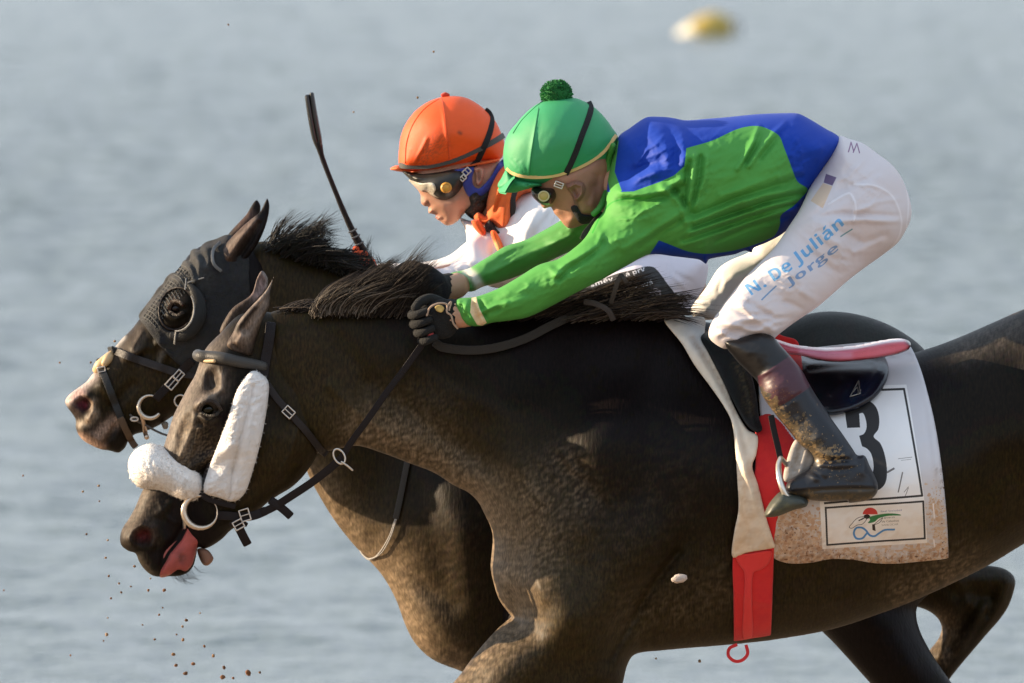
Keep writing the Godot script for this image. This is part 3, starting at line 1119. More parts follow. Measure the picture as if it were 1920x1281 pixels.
	# far pair of legs and the parts of the near ones below the picture
	lower_leg(a, [760, 1490, 735, 1540, 760, 1640, 790, 1740, 770, 1800], Z1 + 0.16, [0.055, 0.045, 0.03, 0.036, 0.034])
	lower_leg(a, [1090, 1150, 1040, 1260, 980, 1380, 950, 1480, 970, 1600, 1010, 1720], Z1 - 0.15, [0.10, 0.085, 0.06, 0.045, 0.032, 0.034])
	lower_leg(a, [2300, 1320, 2340, 1400, 2420, 1540, 2500, 1680, 2560, 1740], Z1 + 0.14, [0.065, 0.05, 0.034, 0.034, 0.036])
	lower_leg(a, [2150, 900, 2200, 1100, 2290, 1260, 2420, 1380, 2560, 1500, 2640, 1560], Z1 - 0.14, [0.17, 0.12, 0.07, 0.05, 0.034, 0.036])
	part(h, "body", a, M.coat)
	# ears, laid back
	for k in 2:
		a = Acc.new()
		var out: Array = [517, 509, 509, 527, 496, 548, 466, 580, 446, 604, 436, 625, 425, 646, 432, 657, 452, 664, 472, 667, 478, 642, 492, 600, 504, 575, 507, 542] if k == 0 else [491, 508, 482, 521, 471, 552, 437, 577, 418, 605, 412, 624, 424, 628, 450, 600, 475, 575, 500, 540, 501, 521]
		var ear := sheet({"z": (0.075 if k == 0 else -0.03), "c": 0.0028, "out": out, "col": Color(.12, .085, .065), "mottle": .2,
			"ctl": [[510, 525, .004, .012, -.01], [490, 580, .016, .03, 0], [450, 650, .02, .03, -.01]],
			"feat": [[-0.013, .010, [500, 560, 478, 590, 462, 618]], [0.006, .004, [512, 522, 498, 548, 466, 582, 446, 608]], [0.006, .008, [447, 640, 455, 628]], [-.006, .006, [440, 650, 450, 660]]] if k == 0 else [[-0.008, .010, [490, 530, 470, 565, 445, 595]], [.004, .004, [500, 522, 500, 540, 474, 575]]],
			"paint": [[Color(.42, .34, .29), .005, .85, [511, 524, 497, 549, 466, 583, 448, 606]], [DARK, .018, .9, [512, 560, 492, 625, 480, 660]], [Color(.33, .245, .19), .016, .85, [490, 570, 455, 625]], [Color(.012, .009, .008), .007, .9, [478, 578, 460, 600, 446, 618]]] if k == 0 else [[Color(.27, .185, .17), .014, .85, [491, 522, 490, 540, 478, 552]], [Color(.3, .25, .23), .004, .8, [491, 510, 500, 522, 501, 538]], [Color(.03, .022, .018), .012, .9, [470, 575, 440, 608]]]})  # pinkish tan raised to paint sunlight on the ear
		add_sheet(a, ear)
		part(h, "ear", a, M.coat)
	# eye
	a = Acc.new()
	ball(a, on(392, 767, [head1], -0.006), Vector3(0.0165, 0.0140, 0.0165), 0, 1, Color(.006, .004, .003))
	var eye := part(h, "eye", a, M.eye)
	a = Acc.new()
	strap(a, [374, 770, 382, 755, 394, 751, 406, 756, 414, 768], [head1], 0.0035, 0.003, 0.004, [], Color(.03, .022, .018))
	strap(a, [376, 772, 390, 780, 404, 778, 413, 769], [head1], 0.003, 0.002, 0.003, [], Color(.022, .017, .014))
	part(eye, "eyelid", a, M.wet)
	# mouth
	a = Acc.new()
	var lip := sheet({"z": 0.0, "c": 0.0025, "base": [head1], "lift": -0.004, "col": Color(.38, .085, .075), "mottle": .3,
		"out": [347, 982, 335, 1005, 308, 1034, 304, 1056, 299, 1082, 317, 1080, 335, 1068, 348, 1072, 360, 1062, 367, 1044, 371, 1024, 372, 1012, 362, 1000],
		"ctl": [[340, 1040, .009, .012]], "feat": [[-.008, .005, [348, 990, 338, 1010, 318, 1034, 302, 1062]], [.006, .012, [352, 1025, 335, 1045]], [-.004, .006, [343, 1040, 340, 1050]]],
		"paint": [[Color(.10, .03, .03), .004, .9, [348, 990, 338, 1010, 318, 1034, 302, 1062]], [Color(.12, .05, .04), .011, .8, [341, 1044], .4, 120.0], [Color(.5, .16, .13), .012, .5, [320, 1015, 310, 1040]]]})
	add_sheet(a, lip)
	part(h, "tongue", a, M.wet, "red tongue and gum in the open mouth")
	a = Acc.new()
	add_sheet(a, sheet({"z": 0.01, "c": 0.0022, "col": Color(.23, .12, .08), "out": [370, 1030, 374, 1048, 382, 1060, 391, 1060, 400, 1049, 397, 1040, 390, 1032, 380, 1028], "ctl": [[385, 1045, .014, .012]], "paint": [[DARK, .008, .8, [372, 1034, 378, 1054]]]}))
	part(h, "lower_lip", a, M.wet)
	a = Acc.new()
	for k in 46:
		var p := Vector2(rng.randf_range(318, 365), 0)
		p.y = 1081 - maxf(0.0, p.x - 345) * 0.8
		var e := p + Vector2(rng.randf_range(4, 30), rng.randf_range(2, 16))
		tube(a, [un(p.x, p.y - 4, rng.randf_range(-.02, .03)), un((p.x + e.x) / 2, (p.y + e.y) / 2 + 3, 0.02), un(e.x, e.y, 0.02)], [0.0004, 0.0002], 3, 2, DARK)
	part(h, "whiskers", a, M.hair).set_meta("kind", "stuff")
	# mane: the lock that flies up behind the ears, the crest and the withers
	a = Acc.new()
	var cols := [Color(.012, .009, .008), Color(.018, .014, .011), Color(.03, .022, .016), Color(.06, .045, .032)]
	hair(a, 1500, [586, 590, 640, 590, 720, 592], [588, 550, 650, 532, 745, 532], [680, 515, 730, 498, 812, 484], 0.0010, 7.0, cols, 0.02, 0.03)
	hair(a, 1100, [640, 590, 720, 592, 800, 594], [690, 556, 750, 552, 800, 556], [760, 520, 800, 505, 838, 540], 0.0011, 8.0, cols, 0.02, 0.03)
	hair(a, 800, [586, 588, 640, 586, 700, 586], [584, 556, 640, 550, 725, 552], [655, 538, 730, 534, 800, 545], 0.0009, 6.0, [Color(.05, .04, .03), Color(.12, .095, .072), Color(.03, .022, .016), Color(.17, .14, .11)], 0.045, 0.02)
	hair(a, 170, [640, 584, 760, 590], [700, 525, 775, 512], [782, 476, 826, 474], 0.0007, 15.0, cols, 0.02, 0.03)
	hair(a, 1100, [520, 582, 700, 586, 860, 598], [540, 570, 720, 564, 880, 572], [585, 570, 760, 570, 920, 584], 0.0011, 6.0, cols, 0.0, 0.03)
	hair(a, 1300, [880, 600, 1040, 592, 1180, 592], [980, 570, 1120, 545, 1230, 562], [1080, 556, 1210, 528, 1320, 578], 0.0010, 10.0, cols, 0.04, 0.035)
	hair(a, 360, [1060, 600, 1150, 594, 1240, 596], [1130, 578, 1210, 570, 1280, 588], [1230, 545, 1300, 566, 1340, 604], 0.0011, 10.0, [Color(.05, .04, .03), Color(.09, .07, .055), Color(.02, .015, .012)], 0.07, 0.03)
	hair(a, 200, [1080, 586, 1200, 592], [1180, 556, 1260, 572], [1300, 548, 1345, 590], 0.0009, 14.0, cols, 0.08, 0.05)
	var mane := part(h, "mane", a, M.hair)
	mane.set_meta("kind", "stuff")
	a = Acc.new()
	hair(a, 700, [2270, 660, 2290, 720], [2450, 620, 2460, 720], [2680, 780, 2600, 900], 0.002, 40.0, cols, 0.0, 0.06)
	part(h, "tail", a, M.hair).set_meta("kind", "stuff")


func build_far_horse() -> void:
	var h := thing("racehorse", "farther dark racehorse with a white blaze, wearing a black blinker hood", "horse", Vector3(0.2, 0, Z2))
	var a := Acc.new()
	body2 = sheet({"z": Z2, "c": 0.009, "soft": 5, "col": DARK, "mottle": 0.14,
		"out": [470, 462, 500, 452, 530, 462, 570, 484, 610, 494, 690, 510, 780, 540, 880, 560, 1000, 562, 1120, 566, 1240, 590, 1340, 606, 1440, 612, 1480, 600, 1520, 588, 1560, 584, 1610, 590, 1660, 606, 1700, 628, 1730, 652, 1765, 700, 1795, 780, 1810, 870, 1812, 960, 1800, 1030, 1775, 1075, 1745, 1105, 1717, 1134, 1719, 1168, 1738, 1209, 1764, 1250, 1800, 1300,
			1850, 1370, 1830, 1420, 1760, 1400, 1690, 1330, 1640, 1285, 1584, 1224, 1546, 1185, 1500, 1150, 1400, 1160, 1250, 1190, 1100, 1240, 1000, 1262, 920, 1280, 860, 1257, 813, 1238, 781, 1210, 762, 1177, 743, 1126, 720, 1084, 696, 1055, 668, 1027, 630, 980, 598, 929, 577, 888, 560, 840, 500, 780, 450, 680, 430, 560],
		"ctl": [[500, 520, .055, .09, 0], [520, 700, .065, .11, 0], [640, 600, .065, .11, 0], [640, 900, .10, .13, 0], [800, 700, .11, .16, 0], [760, 1080, .17, .15, 0], [820, 1200, .16, .14, 0], [900, 950, .24, .24, 0], [1200, 900, .29, .3, 0], [1500, 900, .3, .3, 0], [1100, 620, .11, .2, 0], [1400, 680, .2, .25, 0], [1600, 720, .26, .24, 0], [1740, 860, .24, .22, 0], [1640, 1080, .16, .17, .08], [1660, 1220, .075, .085, .14], [1820, 1390, .05, .06, .14]],
		"feat": [[-.02, .03, [1480, 640, 1540, 612, 1620, 612, 1690, 640]], [.02, .05, [1560, 640, 1640, 650]], [0.025, .05, [745, 1110, 790, 1190, 850, 1230]], [-.02, .03, [700, 1010, 760, 1080, 850, 1120]], [-.015, .02, [640, 960, 690, 1020, 730, 1060]], [.015, .03, [610, 930, 660, 1000]], [.02, .06, [860, 1000, 870, 1100]], [-.012, .02, [820, 1200, 870, 1240]], [.012, .04, [1620, 1150, 1690, 1230]], [-.012, .03, [790, 920, 830, 1000, 840, 1080]]],
		"paint": [[BROWN, .15, .9, [600, 900, 720, 1050, 800, 1180]], [BROWN, .12, .9, [480, 520, 520, 600, 560, 560]], [LIT_DUST, .045, .9, [590, 905, 640, 985, 690, 1045], .6, 50.0], [LIT_DUST, .065, .95, [715, 1060, 745, 1110, 770, 1180], .6, 55.0], [LIT_DUST, .05, .8, [800, 1225, 850, 1250], .7, 50.0], [LIT_DUST, .05, .4, [760, 1050, 770, 1100], .9, 60.0], [LIT_DUST, .06, .12, [850, 980, 840, 1100], .95, 60.0], [Color(.012, .009, .007), .09, .8, [1500, 610, 1600, 610, 1700, 650]]]})
	add_sheet(a, body2)
	head2 = sheet({"z": Z2, "c": 0.0034, "soft": 6, "col": DARK, "mottle": 0.14,
		"out": [470, 462, 427, 442, 402, 453, 380, 460, 357, 475, 342, 495, 322, 517, 308, 538, 286, 562, 263, 596, 247, 617, 226, 638, 212, 655, 198, 668, 185, 692, 173, 702, 162, 716, 147, 727, 130, 740, 122, 752, 125, 762, 136, 777, 142, 788, 142, 802, 147, 815, 156, 826, 173, 836, 190, 843, 205, 845, 222, 849, 234, 840, 241, 826, 252, 815, 270, 810, 287, 803, 304, 794, 325, 780, 370, 765, 420, 745, 460, 715, 490, 670, 510, 610, 520, 540, 505, 490],
		"ctl": [[450, 480, .06, .06, 0], [370, 510, .088, .065, 0], [330, 577, .10, .075, 0], [270, 620, .07, .05, 0], [400, 620, .095, .08, 0], [440, 680, .08, .07, 0], [300, 700, .066, .06, 0], [220, 700, .054, .045, 0], [155, 760, .052, .045, 0], [190, 820, .044, .04, 0], [225, 830, .038, .033, 0], [370, 740, .055, .05, 0], [490, 560, .07, .07, 0]],
		"feat": [[-.012, .012, [330, 578]], [.008, .008, [318, 566, 330, 560, 344, 568]], [.006, .006, [318, 588, 332, 594, 345, 586]], [.010, .010, [300, 640, 270, 655, 240, 665]], [-.009, .010, [285, 645, 262, 670]], [.007, .006, [266, 620, 250, 650]], [.008, .008, [310, 665, 300, 685]],
			[-.02, .016, [152, 752, 162, 757]], [.010, .007, [140, 748, 152, 738, 165, 740, 175, 752, 176, 770, 168, 784]], [.006, .008, [150, 800, 156, 812]], [-.008, .007, [215, 800, 205, 820, 196, 832]], [.006, .010, [190, 720, 210, 740]], [-.008, .012, [250, 720, 215, 755]], [.006, .008, [170, 815, 190, 830]]],
		"paint": [[BROWN, .08, .9, [300, 700, 240, 720, 400, 680]], [Color(.085, .062, .045), .022, .8, [255, 622, 235, 650, 220, 668], .3, 60.0], [Color(.11, .085, .065), .010, .8, [267, 628, 252, 655], .2, 60.0], [Color(.15, .12, .09), .008, .8, [308, 650, 300, 678], .3, 60.0],
			[Color(.85, .70, .64), .013, .97, [172, 702, 155, 718, 135, 735, 128, 750]], [Color(.55, .5, .45), .006, .9, [232, 632, 216, 650]], [Color(.13, .015, .025), .011, .95, [150, 757, 160, 758]], [Color(.62, .40, .34), .010, .9, [138, 744, 152, 735]], [Color(.05, .035, .03), .012, .9, [140, 765, 145, 778]],
			[Color(.62, .40, .30), .012, .95, [152, 820, 170, 832, 188, 838]], [Color(.58, .40, .31), .014, .9, [185, 815, 200, 800, 215, 790], .4, 80.0], [Color(.55, .45, .35), .009, .9, [150, 795, 165, 790, 178, 775]], [Color(.36, .26, .18), .008, .8, [176, 752, 176, 775, 165, 790]], [Color(.02, .015, .012), .014, .9, [222, 815, 225, 838]], [Color(.09, .06, .04), .012, .9, [326, 562, 340, 558]]]})
	add_sheet(a, head2)
	# the bent hind leg seen under the near horse's flank
	var leg := sheet({"z": Z2 - 0.12, "c": 0.006, "col": DARK, "mottle": .25,
		"out": [1600, 1020, 1700, 1030, 1790, 1052, 1850, 1060, 1884, 1067, 1902, 1082, 1903, 1102, 1886, 1146, 1843, 1198, 1787, 1265, 1740, 1330, 1700, 1350, 1690, 1310, 1722, 1250, 1745, 1217, 1760, 1198, 1766, 1175, 1752, 1153, 1719, 1138, 1640, 1130],
		"ctl": [[1640, 1070, .09, .08, 0], [1780, 1100, .065, .06, 0], [1860, 1100, .045, .05, 0], [1800, 1200, .045, .045, 0], [1730, 1300, .036, .04, 0]], "feat": [[.012, .015, [1760, 1070, 1850, 1085, 1880, 1080]], [-.012, .015, [1800, 1110, 1850, 1120]], [.010, .012, [1850, 1130, 1800, 1210]], [-.010, .009, [1826, 1130, 1780, 1212]], [.008, .009, [1888, 1090, 1876, 1130, 1840, 1190]], [-.008, .008, [1862, 1100, 1850, 1150]], [.010, .014, [1790, 1085, 1820, 1130]], [.006, .006, [1770, 1160, 1782, 1190, 1760, 1230]]],
		"paint": [[LIT_DUST, .03, .8, [1768, 1165, 1772, 1190, 1755, 1220], .5, 60.0], [BROWN, .08, .7, [1720, 1080, 1860, 1110]]]})
	add_sheet(a, leg)
	lower_leg(a, [1725, 1310, 1690, 1370, 1640, 1450, 1610, 1500], Z2 - 0.12, [0.038, 0.034, 0.036, 0.036])
	lower_leg(a, [1810, 1380, 1850, 1470, 1900, 1600, 1960, 1720], Z2 + 0.14, [0.055, 0.045, 0.034, 0.036])
	lower_leg(a, [1020, 1130, 1000, 1280, 950, 1400, 920, 1520, 960, 1650], Z2 + 0.14, [0.10, 0.075, 0.05, 0.034, 0.036])
	lower_leg(a, [1000, 1180, 1040, 1320, 1100, 1420, 1180, 1520, 1250, 1560], Z2 - 0.14, [0.11, 0.08, 0.05, 0.034, 0.036])
	part(h, "body", a, M.coat)
	for k in 2:
		a = Acc.new()
		var out: Array = [501, 372, 495, 383, 487, 398, 476, 407, 452, 427, 428, 452, 412, 472, 404, 484, 408, 496, 424, 508, 440, 505, 455, 494, 475, 470, 488, 448, 500, 417, 505, 388] if k == 0 else [481, 375, 474, 382, 462, 402, 448, 417, 427, 441, 425, 452, 440, 455, 470, 425, 485, 405, 488, 386]
		add_sheet(a, sheet({"z": Z2 + (0.06 if k == 0 else -0.06), "c": 0.0028, "out": out, "col": Color(.012, .010, .010), "ctl": [[497, 390, .005, .012, -.005], [470, 430, .016, .03, 0], [425, 490, .02, .03, -.01]],
			"feat": [[0.010, .009, [478, 412, 455, 440, 430, 480]], [-.010, .008, [485, 420, 470, 450, 450, 480]]] if k == 0 else [],
			"paint": [[Color(.16, .105, .08), .015, .95, [470, 418, 448, 442, 425, 478, 420, 495], .2, 70.0], [Color(.24, .18, .15), .004, .7, [478, 410, 455, 434, 412, 478]]] if k == 0 else [[Color(.13, .08, .065), .011, .9, [470, 402, 445, 430]]]}))  # tan front against black rear paints the lit and shaded sides
		part(h, "ear", a, M.coat)
	a = Acc.new()
	ball(a, on(330, 578, [head2], -0.008), Vector3(0.017, 0.0145, 0.0165), 0, 1, Color(.008, .005, .004))
	var eye := part(h, "eye", a, M.eye)
	a = Acc.new()
	strap(a, [316, 580, 322, 568, 332, 564, 343, 571], [head2], 0.004, 0.003, 0.004, [], Color(.04, .026, .018))
	strap(a, [318, 584, 330, 591, 343, 586], [head2], 0.0035, 0.002, 0.003, [], Color(.03, .02, .016))
	part(eye, "eyelid", a, M.wet)
	a = Acc.new()
	var cols := [Color(.010, .009, .009), Color(.014, .012, .011), Color(.022, .018, .016)]
	hair(a, 600, [498, 462, 560, 480, 640, 510], [508, 436, 575, 440, 640, 480], [552, 404, 618, 430, 700, 494], 0.0010, 16.0, cols, Z2 + 0.02, 0.04)
	hair(a, 700, [500, 470, 600, 500, 760, 550], [530, 446, 620, 474, 780, 525], [575, 455, 680, 492, 830, 540], 0.0012, 9.0, cols, Z2, 0.05)
	hair(a, 30, [545, 470, 590, 480], [560, 432, 600, 425], [622, 432, 640, 440], 0.0012, 4.0, cols, Z2 + 0.03, 0.02)
	hair(a, 40, [610, 500, 720, 520], [660, 470, 725, 480], [655, 450, 715, 465], 0.0008, 12.0, cols, Z2 + 0.03, 0.02)
	hair(a, 14, [640, 520, 660, 520], [610, 470, 640, 470], [590, 466, 600, 470], 0.0010, 3.0, cols, Z2 + 0.03, 0.02)
	part(h, "mane", a, M.hair).set_meta("kind", "stuff")
	a = Acc.new()
	hair(a, 300, [1770, 700, 1790, 760], [1900, 760, 1880, 820], [1860, 900, 1850, 960], 0.002, 20.0, cols, Z2, 0.05)
	part(h, "tail", a, M.hair).set_meta("kind", "stuff")


# ---------------------------------------------------------------- bridles, saddle, whip
const BLACK := Color(.008, .0075, .0075)
const STEEL := Color(.62, .56, .50)


func ring(acc: Acc, ctr: Vector3, rx: float, ry: float, thick: float, turn: float, col: Color, from := 0.0, to := TAU, uneven := 0.0) -> void:
	var pts := []
	var rad := []
	var whole := absf(to - from - TAU) < 0.01
	for k in 25:
		var an := lerpf(from, to, k / 24.0)
		var p := Vector2(cos(an) * rx, sin(an) * ry).rotated(turn)
		pts.append(ctr + Vector3(p.x, p.y, 0.0))
		rad.append(thick * (1.0 + uneven * cos(an - PI * 1.25)))
	tube(acc, pts, rad, 8, 1 if whole else 1, col)


func buckle(acc: Acc, p: Vector3, w: float, h: float, turn: float) -> void:
	var c := []
	for e in [[-1, -1], [-1, 1], [1, 1], [1, -1], [-1, -1]]:
		var q := Vector2(e[0] * w, e[1] * h).rotated(turn)
		c.append(p + Vector3(q.x, q.y, 0))
	for k in 4:
		tube(acc, [c[k], c[k + 1]], [0.0017], 6, 1, STEEL)
	var t := Vector2(-w, 0).rotated(turn)
	tube(acc, [p + Vector3(t.x, t.y, 0.002), p - Vector3(t.x, t.y, -0.002)], [0.0012], 6, 1, STEEL)


func build_bridle() -> void:
	var h := thing("bridle", "black bridle with fluffy white sheepskin noseband and cheek roll on the nearer horse", "bridle", un(420, 800, 0.08))
	var hs := [head1, body1]
	var a := Acc.new()
	tube(a, [un(374, 668, -.05), un(371, 666, 0.0), un(376, 668, .05), on(392, 669, [head1], .008), on(420, 672, [head1], .008), on(450, 679, [head1], .007), on(478, 684, hs, .006), on(496, 688, hs, .006)], [.0125, .0125, .0125, .0125, .0125, .0125, .0115, .0105], 12, 4, Color(.055, .052, .050))
	part(h, "browband", a, M.leather)
	a = Acc.new()
	tube(a, [un(372, 672, -.02), un(373, 673, .03), on(386, 677, [head1], .018), on(402, 677, [head1], .018)], [.004], 8, 4, Color(.5, .36, .2))
	part(h, "browband_trim", a, M.leather, "tan edge of the browband")
	a = Acc.new()
	strap(a, [508, 606, 504, 640, 497, 680, 492, 716], hs, .011, .006, .003, [], BLACK)
	part(h, "headpiece", a, M.leather)
	a = Acc.new()
	strap(a, [500, 720, 520, 748, 548, 780, 575, 810, 600, 842, 612, 852], hs, .0075, .007, .003, [], Color(.02, .019, .018))
	var lash := part(h, "throat_lash", a, M.leather)
	a = Acc.new()
	buckle(a, on(541, 773, hs, .012), .011, .009, -0.75)
	part(lash, "buckle", a, M.metal)
	# sheepskin
	var cols := [Color(.94, .89, .84), Color(.90, .84, .78), Color(.96, .92, .88)]
	a = Acc.new()
	var ns := sheet({"z": 0.0, "c": 0.0032, "col": Color(.93, .88, .83), "soft": 8,
		"out": [240, 878, 243, 857, 258, 840, 280, 832, 303, 836, 340, 858, 373, 882, 382, 898, 382, 920, 368, 936, 345, 936, 300, 922, 262, 914, 247, 900],
		"ctl": [[265, 870, .085, .05, 0], [310, 885, .085, .05, .01], [365, 912, .045, .04, .055]],
		"wrinkle": [[.0035, 60.0, 25.0, .5], [.002, 160.0, 60.0, .5]],
		"paint": [[Color(.50, .33, .19), .020, .55, [262, 908, 300, 918, 340, 930, 365, 928], .8, 80.0], [Color(.55, .42, .30), .02, .35, [300, 880, 340, 905], .95, 120.0]]})
	add_sheet(a, ns)
	var nb := part(h, "sheepskin_noseband", a, M.fleece)
	a = Acc.new()
	fur(a, ns, 3000, .0048, .0007, Vector2(.35, -.5), cols)
	part(nb, "wool", a, M.fibre).set_meta("kind", "stuff")
	a = Acc.new()
	var ck := sheet({"z": 0.0, "c": 0.0032, "base": [head1], "lift": .016, "soft": 8, "col": Color(.93, .88, .84),
		"out": [466, 698, 478, 692, 494, 700, 504, 712, 505, 735, 499, 780, 489, 830, 475, 880, 462, 918, 448, 934, 434, 937, 412, 930, 386, 922, 383, 910, 394, 872, 411, 828, 430, 778, 446, 728],
		"ctl": [[475, 740, .026, .032], [440, 850, .028, .034], [410, 910, .024, .028]],
		"feat": [[-.010, .006, [476, 722, 466, 770, 450, 822, 437, 880, 432, 930]], [.004, .01, [455, 760, 430, 840]]],
		"wrinkle": [[.003, 25.0, 70.0, .25], [.002, 60.0, 160.0, .25]],
		"paint": [[Color(.50, .33, .2), .016, .5, [395, 918, 430, 932, 450, 926], .8, 80.0], [Color(.6, .5, .4), .008, .4, [436, 880, 450, 822], .8, 80.0]]})
	add_sheet(a, ck)
	var cr := part(h, "sheepskin_cheek_roll", a, M.fleece)
	a = Acc.new()
	fur(a, ck, 3400, .0044, .0007, Vector2(-.35, -.4), cols)
	part(cr, "wool", a, M.fibre).set_meta("kind", "stuff")
	a = Acc.new()
	strap(a, [395, 872, 388, 890, 386, 912, 390, 930], [head1], .007, .010, .003, [], BLACK)
	strap(a, [372, 922, 388, 935, 410, 942, 440, 950], [head1], .006, .012, .003, [], BLACK)
	part(h, "cheek_strap", a, M.leather)
	# bit
	a = Acc.new()
	ring(a, on(376, 960, [head1], .018), .036, .034, .0042, -0.4, Color(.60, .50, .40), 0.0, TAU, .75)
	part(h, "bit_ring", a, M.metal)
	a = Acc.new()
	tube(a, [on(346, 966, [head1], .016), on(346, 990, [head1], .004)], [.006, .004], 8, 3, STEEL)
	part(h, "bit_mouthpiece", a, M.metal)
	# straps behind the chin and the rein
	a = Acc.new()
	strap(a, [404, 966, 425, 967, 450, 969, 475, 967, 498, 958], [], .0095, 0, .003, [.06, .066, .066, .06, .05], BLACK)
	part(h, "curb_strap", a, M.leather)
	a = Acc.new()
	strap(a, [440, 976, 449, 992, 458, 1010, 464, 1021], [], .0095, 0, .003, [.065, .06, .055, .05], BLACK)
	strap(a, [432, 984, 446, 978, 462, 984], [], .005, 0, .003, [.067, .07, .06], BLACK)
	part(h, "strap_end", a, M.leather)
	a = Acc.new()
	strap(a, [507, 938, 520, 947, 533, 957, 545, 968], [], .009, 0, .003, [.06, .062, .06, .058], BLACK)
	part(h, "rein_stop", a, M.leather)
	a = Acc.new()
	buckle(a, un(459, 966, .075), .010, .012, 0.3)
	part(h, "buckle", a, M.metal)
	a = Acc.new()
	buckle(a, un(447, 984, .075), .010, .009, 0.5)
	part(h, "buckle", a, M.metal)
	a = Acc.new()
	strap(a, [490, 962, 515, 950, 545, 931, 580, 908, 612, 884, 640, 860], [], .0085, 0, .0028, [.055, .06, .07, .08, .09, .10], BLACK)
	strap(a, [640, 858, 662, 824, 690, 786, 725, 736, 760, 690, 800, 634], [], .0070, 0, .0028, [.10, .108, .115, .118, .12, .125], BLACK)
	part(h, "rein", a, M.leather)
	a = Acc.new()
	strap(a, [815, 642, 832, 652, 880, 657, 930, 652, 985, 635, 1030, 612, 1075, 592, 1120, 582], [body1], .0095, .022, .003, [], Color(.03, .026, .022))
	part(h, "rein", a, M.leather, "slack end of the rein looping along the neck")
	a = Acc.new()
	strap(a, [1146, 568, 1152, 548, 1158, 528, 1165, 515], [], .005, 0, .0025, [.14, .16, .17, .17], Color(.05, .045, .04))
	strap(a, [1165, 515, 1170, 522, 1174, 530], [], .004, 0, .0025, [.17, .175, .17], Color(.05, .045, .04))
	strap(a, [1096, 566, 1118, 570, 1140, 582, 1150, 600], [], .006, 0, .003, [.13, .14, .145, .14], Color(.04, .035, .03))
	part(h, "neck_strap", a, M.leather)
	a = Acc.new()
	ring(a, un(636, 856, .105), .011, .017, .0022, 0.5, STEEL)
	tube(a, [un(640, 866, .11), un(652, 874, .108), un(661, 882, .105)], [.0022], 6, 2, STEEL)
	part(h, "martingale_ring", a, M.metal)


func build_far_bridle() -> void:
	var h := thing("bridle", "black bridle with a tan rubber nose roll and steel rings on the farther horse", "bridle", un(280, 740, Z2 + .08))
	var hs := [head2]
	var a := Acc.new()
	strap(a, [210, 656, 240, 668, 275, 680, 310, 692, 336, 700, 370, 704], hs, .0085, .006, .003, [], Color(.028, .027, .027))
	strap(a, [205, 657, 212, 656], [], .008, 0, .003, [Z2, Z2 + .04], Color(.03, .03, .03))
	part(h, "noseband", a, M.leather)
	a = Acc.new()
	tube(a, [un(205, 668, Z2), un(198, 677, Z2 + .02), un(187, 686, Z2 + .025), un(180, 694, Z2 + .01)], [.010, .013, .0125, .009], 12, 4, Color(.60, .42, .22))
	tube(a, [un(212, 662, Z2 + .02), un(203, 672, Z2 + .035), un(195, 683, Z2 + .04)], [.008, .012, .008], 12, 4, Color(.55, .38, .2))
	part(h, "nose_roll", a, M.rubber)
	a = Acc.new()
	strap(a, [187, 673, 190, 688, 193, 698, 200, 716, 210, 742, 220, 768, 228, 788], hs, .0080, .006, .003, [], Color(.026, .025, .024))
	strap(a, [226, 784, 236, 806, 247, 828, 254, 838], hs, .0075, .010, .003, [], Color(.10, .065, .04))
	part(h, "grakle_strap", a, M.leather)
	a = Acc.new()
	buckle(a, on(191, 697, hs, .012), .008, .010, 0.2)
	part(h, "buckle", a, M.metal)
	a = Acc.new()
	buckle(a, on(322, 719, hs, .014), .012, .009, 0.85)
	part(h, "buckle", a, M.metal)
	a = Acc.new()
	buckle(a, on(335, 704, hs, .014), .010, .008, 0.85)
	part(h, "buckle", a, M.metal)
	a = Acc.new()
	strap(a, [292, 748, 305, 734, 322, 716, 342, 694, 360, 676], hs, .0095, .009, .003, [], BLACK)
	part(h, "cheek_strap", a, M.leather)
	a = Acc.new()
	ring(a, on(281, 763, hs, .014), .025, .025, .0036, 0.0, Color(.66, .56, .46), 0.9, 5.6, .5)
	tube(a, [on(262, 770, hs, .014), on(268, 790, hs, .014), on(272, 810, hs, .014), un(275, 820, Z2 + .05)], [.0035, .0045, .0055, .006], 8, 3, Color(.58, .44, .34))
	part(h, "bit_ring", a, M.metal)
	a = Acc.new()
	ring(a, on(338, 752, hs, .012), .013, .013, .002, 0.0, STEEL)
	part(h, "strap_ring", a, M.metal)
	a = Acc.new()
	tube(a, [on(244, 778, hs, .01), on(254, 788, hs, .012), on(272, 797, hs, .012), un(292, 808, Z2 + .05), un(312, 816, Z2 + .05), un(345, 822, Z2 + .05)], [.0026], 7, 4, Color(.09, .08, .075))
	ring(a, on(252, 786, hs, .014), .008, .004, .0018, 0.0, STEEL)
	part(h, "rein", a, M.leather)
	a = Acc.new()
	tube(a, [un(309, 795, Z2 + .02), un(310, 802, Z2 + .02)], [.008, .006], 10, 2, Color(.20, .17, .14))
	part(h, "chin_pad", a, M.rubber)
	a = Acc.new()
	strap(a, [764, 864, 756, 905, 748, 945, 742, 972], [body2], .0065, .008, .003, [], Color(.05, .046, .042))
	part(h, "breast_strap", a, M.leather)
	a = Acc.new()
	for k in 2:
		tube(a, [on(741 + 2 * k, 974, [body2], .010), on(730 + 3 * k, 1006, [body2], .010), on(712 + 4 * k, 1036, [body2], .010), on(694, 1050 - 2 * k, [body2], .012), un(680, 1040, Z2 + .03), un(672, 1026, Z2)], [.0016], 6, 5, Color(.35, .33, .31))
	part(h, "neck_cord", a, M.leather)


